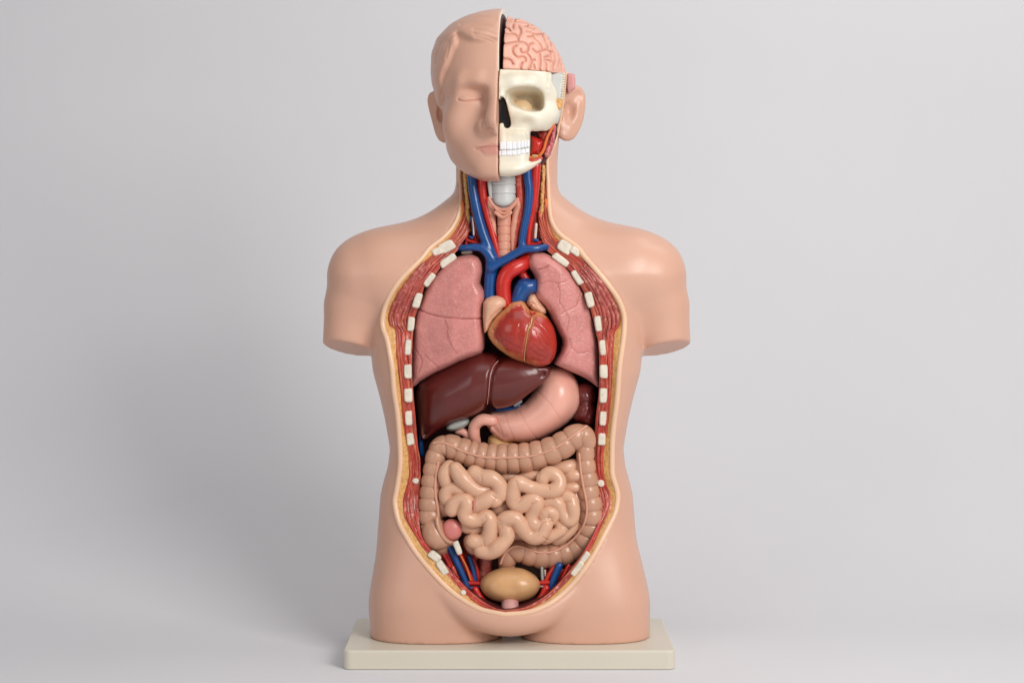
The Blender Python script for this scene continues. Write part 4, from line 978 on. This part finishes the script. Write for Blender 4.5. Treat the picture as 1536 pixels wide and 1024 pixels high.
    # cut face of the scalp: bone edge and dark inside
    for nm, inset, x, m in (('skull_edge', .0008, .0006, 'bone'), ('inner_lining', .0075, .0014, 'dark')):
        u = Vol((-.0035, -.150, .74), (.0035, .135, .978), .0014); head_field(u)
        headcaps(u); base = u.f+inset
        u.f = np.maximum(base, np.abs(u.X-x+.0012)-.0014)
        u.f = np.maximum(u.f, (.860-u.Z)+0*u.f).astype(F32)
        V, Q = u.mesh(1); build(nm, to_world(V), Q, M[m], h)
head()

# ------------------------------------------------------------------ skull
def skull():
    v = Vol((-.006, -.132, .690), (.100, .045, .8725), .0013)
    out = c('px', [(735, 99), (790, 100), (815, 100), (827, 102), (827, 125), (825, 145), (828, 160), (835, 170), (836, 178), (831, 186), (826, 193), (818, 196), (806, 195.4), (798, 195), (795, 197.5), (795, 215), (794.5, 234), (793, 241), (798, 243), (805, 241.5), (812, 237), (811, 242), (804, 248), (797, 253.5), (788, 259), (780, 262.5), (772, 264.5), (760, 265.4), (747, 264.5), (735, 264.5)])
    def surf(px): return -.085 if px < 815 else -.085+(px-815)*.0014
    L_ = np.array([LP(a, b, surf(a))[[0, 2]] for a, b in out])
    X2, Z2 = np.meshgrid(v.ax[0].astype(float), v.ax[2].astype(float), indexing='ij')
    d = poly_sd(X2, Z2, L_)
    py = CY-(Z2-CAM_Z)*FPX/(CAM_D-.09)
    dz = np.interp(py, [100, 118, 130, 142, 152, 180, 205, 226, 245, 255, 268], [-.010, -.003, .001, -.003, -.006, -.007, -.003, -.003, -.001, .001, -.004])
    yfs = -(.1075+dz)*np.sqrt(np.clip(1-(np.clip(X2, 0, .094)/.096)**2.2, .03, 1))
    Rm = .008
    t = np.maximum(1+np.clip(d/Rm, -1, 3), 0)
    yc = yfs+.010; dy = v.Y-yc[:, None, :]
    H = np.where(dy < 0, .010, .050)
    v.f = ((np.sqrt((dy/H)**2+(t**2)[:, None, :]+1e-9)-1)*.006).astype(F32)
    S = lambda a, b, y, r: (*LP(a, b, y), r)
    v.chain([S(752, 128, -.104, .009), S(770, 127, -.104, .010), S(795, 126, -.094, .010), S(815, 132, -.076, .010), S(823, 143, -.066, .009), S(824, 158, -.064, .009)], .012)
    v.chain([S(768, 168, -.100, .008), S(785, 175, -.098, .010), S(805, 177, -.088, .011), S(820, 173, -.074, .010), S(828, 170, -.062, .008)], .014)
    v.chain([S(752, 134, -.106, .007), S(751, 146, -.112, .006)], .01)
    # canine fossa and temporal hollow
    v.ell(LP(790, 187, -.112), (.009, .012, .007), .012, '-')
    v.ell(LP(770, 238, -.118), (.024, .010, .004), .010, '-')
    # tooth roots
    for a in (754.5, 763.5, 771.5, 778, 785): v.cap(LP(a, 201, -.1030), LP(a, 212, -.1045+.0002*(a-754)), .0022, .0030, .007)
    # eye socket
    orb = c('s1', [(205, 320), (240, 290), (300, 265), (370, 252), (450, 247), (530, 252), (590, 275), (625, 310), (640, 370), (640, 440), (632, 495), (605, 530), (540, 543), (470, 540), (400, 522), (320, 490), (255, 450), (225, 400)])
    O = np.array([LP(a, b, -.092)[[0, 2]] for a, b in orb])
    do = poly_sd(X2, Z2, O); to = np.maximum(1+np.clip(do/.013, -1, 3), 0)
    ref = np.minimum(yfs, -.070)
    dy = v.Y-(ref-.012)[:, None, :]
    bowl = (np.sqrt((np.where(dy < 0, dy*.15, dy)/.052)**2+(to**2)[:, None, :])-1)*.010
    v.f = smax(v.f, (-bowl).astype(F32), .005)
    nas = c('s1', [(85, 640), (95, 560), (105, 470), (118, 400), (138, 365), (165, 370), (185, 405), (205, 470), (225, 540), (243, 610), (252, 680), (245, 720), (220, 740), (185, 738), (165, 715), (158, 672), (135, 675), (105, 695), (85, 690)])
    Nn = np.array([LP(a, b, -.100)[[0, 2]] for a, b in nas]); dn = poly_sd(X2, Z2, Nn)
    v.f = smax(v.f, -(np.maximum(dn[:, None, :], v.Y+.080+0*v.f)).astype(F32), .0012)
    v.f = np.maximum(v.f, .0012-v.X+0*v.f)
    ztop = zt(103.5, -.10)-.02*np.clip(v.X, 0, 1)*1.4
    v.f = smax(v.f, (v.Z-ztop)+0*v.f, .0012)
    v.f = np.maximum(v.f, v.Y-.03+0*v.f)
    V, Q = v.mesh(1); V = to_world(V)
    V, g = groove(V, Q, [c('s1', [(712, 90), (712, 130), (692, 180), (690, 230), (700, 285)])], 1.3, .0018)
    pp_ = PX(V); ins = poly_sd(pp_[:, 0], pp_[:, 1], orb)
    ref_ = -.088+.0009*np.clip(pp_[:, 0]-775, 0, 60)
    sk = build('skull', V, Q, M['bone'], attrs={'inside': np.clip(-ins/5, 0, 1)*np.clip((V[:, 1]-ref_+.006)/.016, 0, 1)*.85}, label='cream half skull beside the face')
    nv, nq = inflate([(max(a, 746.5), b) for a, b in nas], -.088, .004, .01, 3, h=.0009, smooth=1)
    build('nasal_cavity', nv, nq, M['black'], sk, label='glossy black nose opening')
    v2 = Vol((-.02, -.1, .79), (.06, -.02, .85), .0012); v2.ell(P(781, 166, -.066), (.0175, .015, .0170)); nv, nq = v2.mesh(1); build('eyeball', nv, nq, M['eye'], sk)
    # teeth
    sp2 = PX(V)
    def arch(px, py):
        m_ = (np.abs(sp2[:, 0]-px) < 2.5) & (np.abs(sp2[:, 1]-py) < 3)
        return V[m_, 1].min()+.0012 if m_.any() else -.10
    def tooth(x0, x1, y0, y1, dep, rr=1.6):
        e = [(x0-.15, y0+rr*.8), (x0+rr*.8, y0-.3), (x1-rr*.8, y0-.3), (x1+.15, y0+rr*.8), (x1+.1, y1-.6), (x1-.9, y1+.1), (x0+.9, y1+.1), (x0-.1, y1-.6)]
        tv, tq = inflate(e, dep, .0030, .006, 1.5, h=.0006, grow=.0001, bl=0, smooth=1); build('tooth', tv, tq, M['tooth'], sk)
    ub = [749.6, 759.4, 768, 774.8, 781, 786, 790, 794.4]
    for k, (a, b) in enumerate(zip(ub[:-1], ub[1:])):
        mx = (a+b)/2; tp = np.interp(mx, [750, 775, 794], [212.6, 212.8, 209.8]); bt = np.interp(mx, [750, 772, 794], [224.7, 224.4, 220.4])
        tooth(a, b, tp, bt, arch(mx, (tp+bt)/2))
    lb = [748.6, 751.4, 759.4, 767.8, 774.8, 781, 787.5, 793.5]
    for a, b in zip(lb[:-1], lb[1:]):
        mx = (a+b)/2; tp = np.interp(mx, [750, 775, 794], [226, 225.4, 221.6]); tooth(a, b, tp, tp+np.interp(mx, [750, 794], [8, 7.6]), arch(mx, tp+4)+.0004, 1.2)
    return sk
sk = skull()
# inner jaw side
V, Q = inflate(c('px', [(790, 190), (833, 182), (836, 200), (826, 232), (812, 248), (794, 252), (788, 240)]), -.030, .006, .02, 6); build('jaw_lining', V, Q, M['lining'])
V, Q = inflate(c('s2', [(484, 205), (500, 190), (560, 215), (610, 240), (650, 260), (640, 310), (620, 360), (590, 405), (540, 420), (500, 425), (478, 415), (495, 330)]), -.052, .014, .02, 9, h=.0012); build('jaw_muscle', V, Q, M['red'], label='bright red muscle in the jaw gap')
V, Q = inflate(c('s2', [(560, 150), (640, 140), (700, 130), (690, 200), (650, 270), (600, 250)]), -.036, .008, .02, 6, h=.0014); build('jaw_muscle', V, Q, M['redm'])
V, Q = inflate(c('s2', [(765, 40), (785, 80), (780, 130), (770, 230), (750, 330), (728, 390), (700, 440), (662, 448), (645, 420), (660, 340), (700, 240), (735, 150), (750, 80)]), -.046, .012, .02, 5, h=.0011)
V = V+normals(V, Q)*(vnoise(V, 240, 101)*.0012)[:, None]; build('cheek_gland', V, Q, M['gland'], label='lumpy crimson gland below the ear')
V, Q = pxtube('s2', [(768, 60), (735, 115), (695, 190), (668, 270), (650, 340), (615, 405), (560, 452), (500, 458), (470, 440)], [1.6, 1.9, 2.1, 2.2, 2.2, 2.3, 2.3, 2.2, 2], -.066, 12); build('cheek_fat', V, Q, M['orange'])
V, Q = pxtube('s2', [(462, 475), (485, 503), (548, 488), (615, 460)], [3, 4.6, 4.2, 2.4], -.078, 14); build('jaw_muscle', V, Q, M['redm'])
V, Q = pxtube('s2', [(520, 437), (560, 440)], 3, -.066, 12); build('cheek_fat', V, Q, M['pancreas'])
V, Q = inflate(c('s1', [(715, 95), (850, 75), (905, 90), (880, 250), (866, 390), (858, 470), (838, 590), (808, 680), (770, 690), (735, 660), (716, 400)]), -.046, .010, .03, 5, h=.0013); build('temple_bone', V, Q, M['cart'], label='greyish side wall of the skull')
ser = []
for k in range(11):
    a = k/10; u0 = 880-20*a; w0 = 92+290*a
    x, y = c('s1', [(u0, w0)])[0]
    V, Q = inflate([(x-1.6+.06*k, y-1.2), (x+2.8-.12*k, y-1.7), (x+2.8-.12*k, y+.3), (x-1.6+.06*k, y+.8)], -.0545, .002, .01, 1.2, h=.0007, bl=0, smooth=1); ser.append((V, Q))
V, Q = join(ser); build('serrated_suture', V, Q, M['white_bone'])
V, Q = inflate(c('s1', [(728, 400), (790, 388), (845, 385), (862, 415), (858, 470), (842, 505), (800, 515), (770, 520), (740, 505), (728, 450)]), -.062, .006, .03, 4, h=.001)
V = V+normals(V, Q)*(vnoise(V, 330, 111)*.0013)[:, None]; build('fat_pad', V, Q, M['fat'], label='orange fat pad beside the eye socket')
V, Q = inflate(c('s1', [(925, 85), (1010, 92), (1020, 150), (1020, 260), (985, 280), (965, 290), (940, 320), (925, 250)]), -.010, .003, .03, 3, h=.0014); build('temple_muscle', V, Q, M['temple'], label='pink temple patch above the ear')

# ------------------------------------------------------------------ brain
def brain():
    v = Vol((.002, -.112, .855), (.100, .115, .956), .00105)
    v.ell((.000, .004, .8530), (.0935, .106, .0985))
    v.f = np.maximum(v.f, .0062-v.X+0*v.f); v.f = smax(v.f, (zt(104.5, -.09)-.022*v.X-v.Z)+0*v.f, .003)
    V, Q = v.mesh(2); V = to_world(V)
    S_ = [[(300, 325), (380, 320), (430, 340), (455, 370), (460, 420)], [(455, 370), (485, 325), (490, 285), (470, 235)], [(285, 445), (380, 430), (460, 420), (530, 430), (580, 470)], [(580, 470), (610, 450), (640, 435)],
          [(580, 470), (575, 520), (550, 550), (500, 548), (487, 505)], [(440, 465), (400, 490), (393, 540), (420, 585), (460, 608), (520, 600), (548, 625), (545, 655)], [(285, 627), (340, 630), (375, 655), (395, 688)], [(490, 750), (495, 700), (512, 672)],
          [(560, 555), (600, 600), (622, 660), (610, 710), (588, 752)], [(640, 510), (670, 540), (700, 550), (750, 525), (810, 515)], [(625, 650), (662, 638)], [(750, 525), (738, 470), (705, 420), (660, 385), (632, 345)], [(572, 355), (610, 360), (632, 345), (640, 320)],
          [(640, 320), (690, 332), (745, 325), (762, 308)], [(745, 325), (775, 390), (808, 465), (810, 515)], [(810, 515), (850, 540), (892, 535)], [(850, 540), (852, 600), (885, 690)], [(720, 560), (730, 650), (722, 765)], [(780, 612), (805, 600), (832, 602)],
          [(800, 640), (860, 655)], [(800, 775), (800, 700), (782, 640)], [(890, 775), (880, 720), (908, 640), (900, 560), (892, 535)], [(960, 775), (950, 700), (962, 620), (932, 520)], [(310, 172), (420, 176), (530, 182), (620, 215)], [(395, 255), (395, 212)], [(465, 240), (475, 215), (520, 228), (570, 238), (640, 260)],
          [(570, 238), (576, 212)], [(430, 125), (420, 172)], [(568, 160), (640, 190), (720, 250), (762, 308)], [(820, 380), (850, 400), (858, 460), (892, 535)], [(330, 158), (400, 135), (490, 122)], [(860, 400), (900, 450), (932, 520)], [(990, 775), (985, 700), (1002, 620)], [(300, 250), (340, 262), (360, 290)],
          [(500, 130), (600, 165), (680, 205)], [(740, 230), (800, 300), (860, 370)], [(560, 290), (600, 300)], [(660, 745), (650, 700)], [(700, 190), (780, 270)], [(820, 300), (880, 380), (930, 470)], [(960, 560), (985, 600)]]
    S_ = [spline(c('b', l), step=1.0) for l in S_]
    V, _ = groove(V, Q, S_, 2.9, .0020)
    V, g = groove(V, Q, S_, .95, .0026)
    return build('brain', V, Q, M['brain'], attrs={'groove': np.clip(g*1.2-.25, 0, 1)*.9}, label='folded pink half brain above the skull')
brain()
# ------------------------------------------------------------------ base plate
def rounded_plate():
    x0, x1, y0, y1, z0, z1 = -.2425, .2345, -.132, .120, .0004, .0280
    V, Fc, R = [], [], .012
    ring = []
    for cx_, cy_, a0 in ((x1-R, y1-R, 0), (x0+R, y1-R, 90), (x0+R, y0+R, 180), (x1-R, y0+R, 270)):
        for k in range(7):
            a = math.radians(a0+15*k); ring.append((cx_, cy_, math.cos(a), math.sin(a)))
    lv = []
    for z, r in [(z0, R-.001), (z0+.001, R), (z1-.0028, R), (z1-.0016, R-.0004), (z1-.0006, R-.0012), (z1, R-.0028)]:
        lv.append([(cx_+co*r, cy_+si*r, z) for cx_, cy_, co, si in ring])
    n = len(ring); V = [p for l in lv for p in l]
    for i in range(len(lv)-1):
        for j in range(n): Fc.append((i*n+j, i*n+(j+1) % n, (i+1)*n+(j+1) % n, (i+1)*n+j))
    Fc.append(tuple(range(n-1, -1, -1))); Fc.append(tuple((len(lv)-1)*n+j for j in range(n)))
    o = build('base_plate', V, Fc, M['base'], smooth=False, label='cream rectangular base plate')
    return o
rounded_plate()

# ------------------------------------------------------------------ backdrop: one seamless sweep
prof = [(-2.6, 0)] + [(0.20+1.0*math.sin(a), 1.0-1.0*math.cos(a)) for a in np.linspace(0, math.pi/2, 40)] + [(1.20, 3.2)]
V, Fc = [], []
for y, z in prof: V += [(-3.2, y, z), (3.2, y, z)]
for i in range(len(prof)-1): Fc.append((2*i, 2*i+1, 2*i+3, 2*i+2))
bd = build('backdrop', V, Fc, M['wall'], None); bd['kind'] = 'structure'

# ------------------------------------------------------------------ light
w = bpy.data.worlds.new('World'); scene.world = w; w.use_nodes = True
w.node_tree.nodes['Background'].inputs[0].default_value = (.97, .98, 1, 1); w.node_tree.nodes['Background'].inputs[1].default_value = .29
def area(name, loc, tgt, size, power, col=(1, 1, 1)):
    l = bpy.data.lights.new(name, 'AREA'); l.shape = 'RECTANGLE'; l.size, l.size_y = size; l.energy = power; l.color = col
    o = bpy.data.objects.new(name, l); COL.objects.link(o); o.location = loc
    from mathutils import Vector
    o.rotation_euler = (Vector(tgt)-Vector(loc)).to_track_quat('-Z', 'Y').to_euler()
area('key_softbox', (1.5, -2.3, 1.65), (0, 0, .55), (1.2, 1.3), 62, (1, .975, .95))
area('fill_softbox', (-1.9, -2.4, 1.3), (0, 0, .5), (1.2, 1.4), 9, (1, .99, .98))
area('added_backdrop_light', (1.2, .0, 2.4), (-.9, 1.0, .5), (.9, .9), 8, (1, 1, 1))  # added lamp out of view, keeps the backdrop bright
area('top_softbox', (.1, -.9, 2.4), (0, .1, .5), (1.4, 1.0), 6, (1, 1, 1))

# ------------------------------------------------------------------ camera and render
cam = bpy.data.cameras.new('camera'); co = bpy.data.objects.new('camera', cam); COL.objects.link(co)
co.location = (0, -CAM_D, CAM_Z); co.rotation_euler = (math.pi/2, 0, 0)
cam.sensor_width = 36; cam.lens = 36*FPX/1536; cam.shift_y = -(512-CY)/1536; cam.clip_end = 50; cam.clip_start = .1
scene.camera = co
scene.view_settings.view_transform = 'Standard'; scene.view_settings.look = 'None'; scene.view_settings.exposure = 0; scene.view_settings.gamma = 1
scene.render.engine = 'CYCLES'; scene.cycles.use_denoising = True
try: scene.cycles.denoiser = 'OPENIMAGEDENOISE'
except Exception: pass
scene.cycles.max_bounces = 6
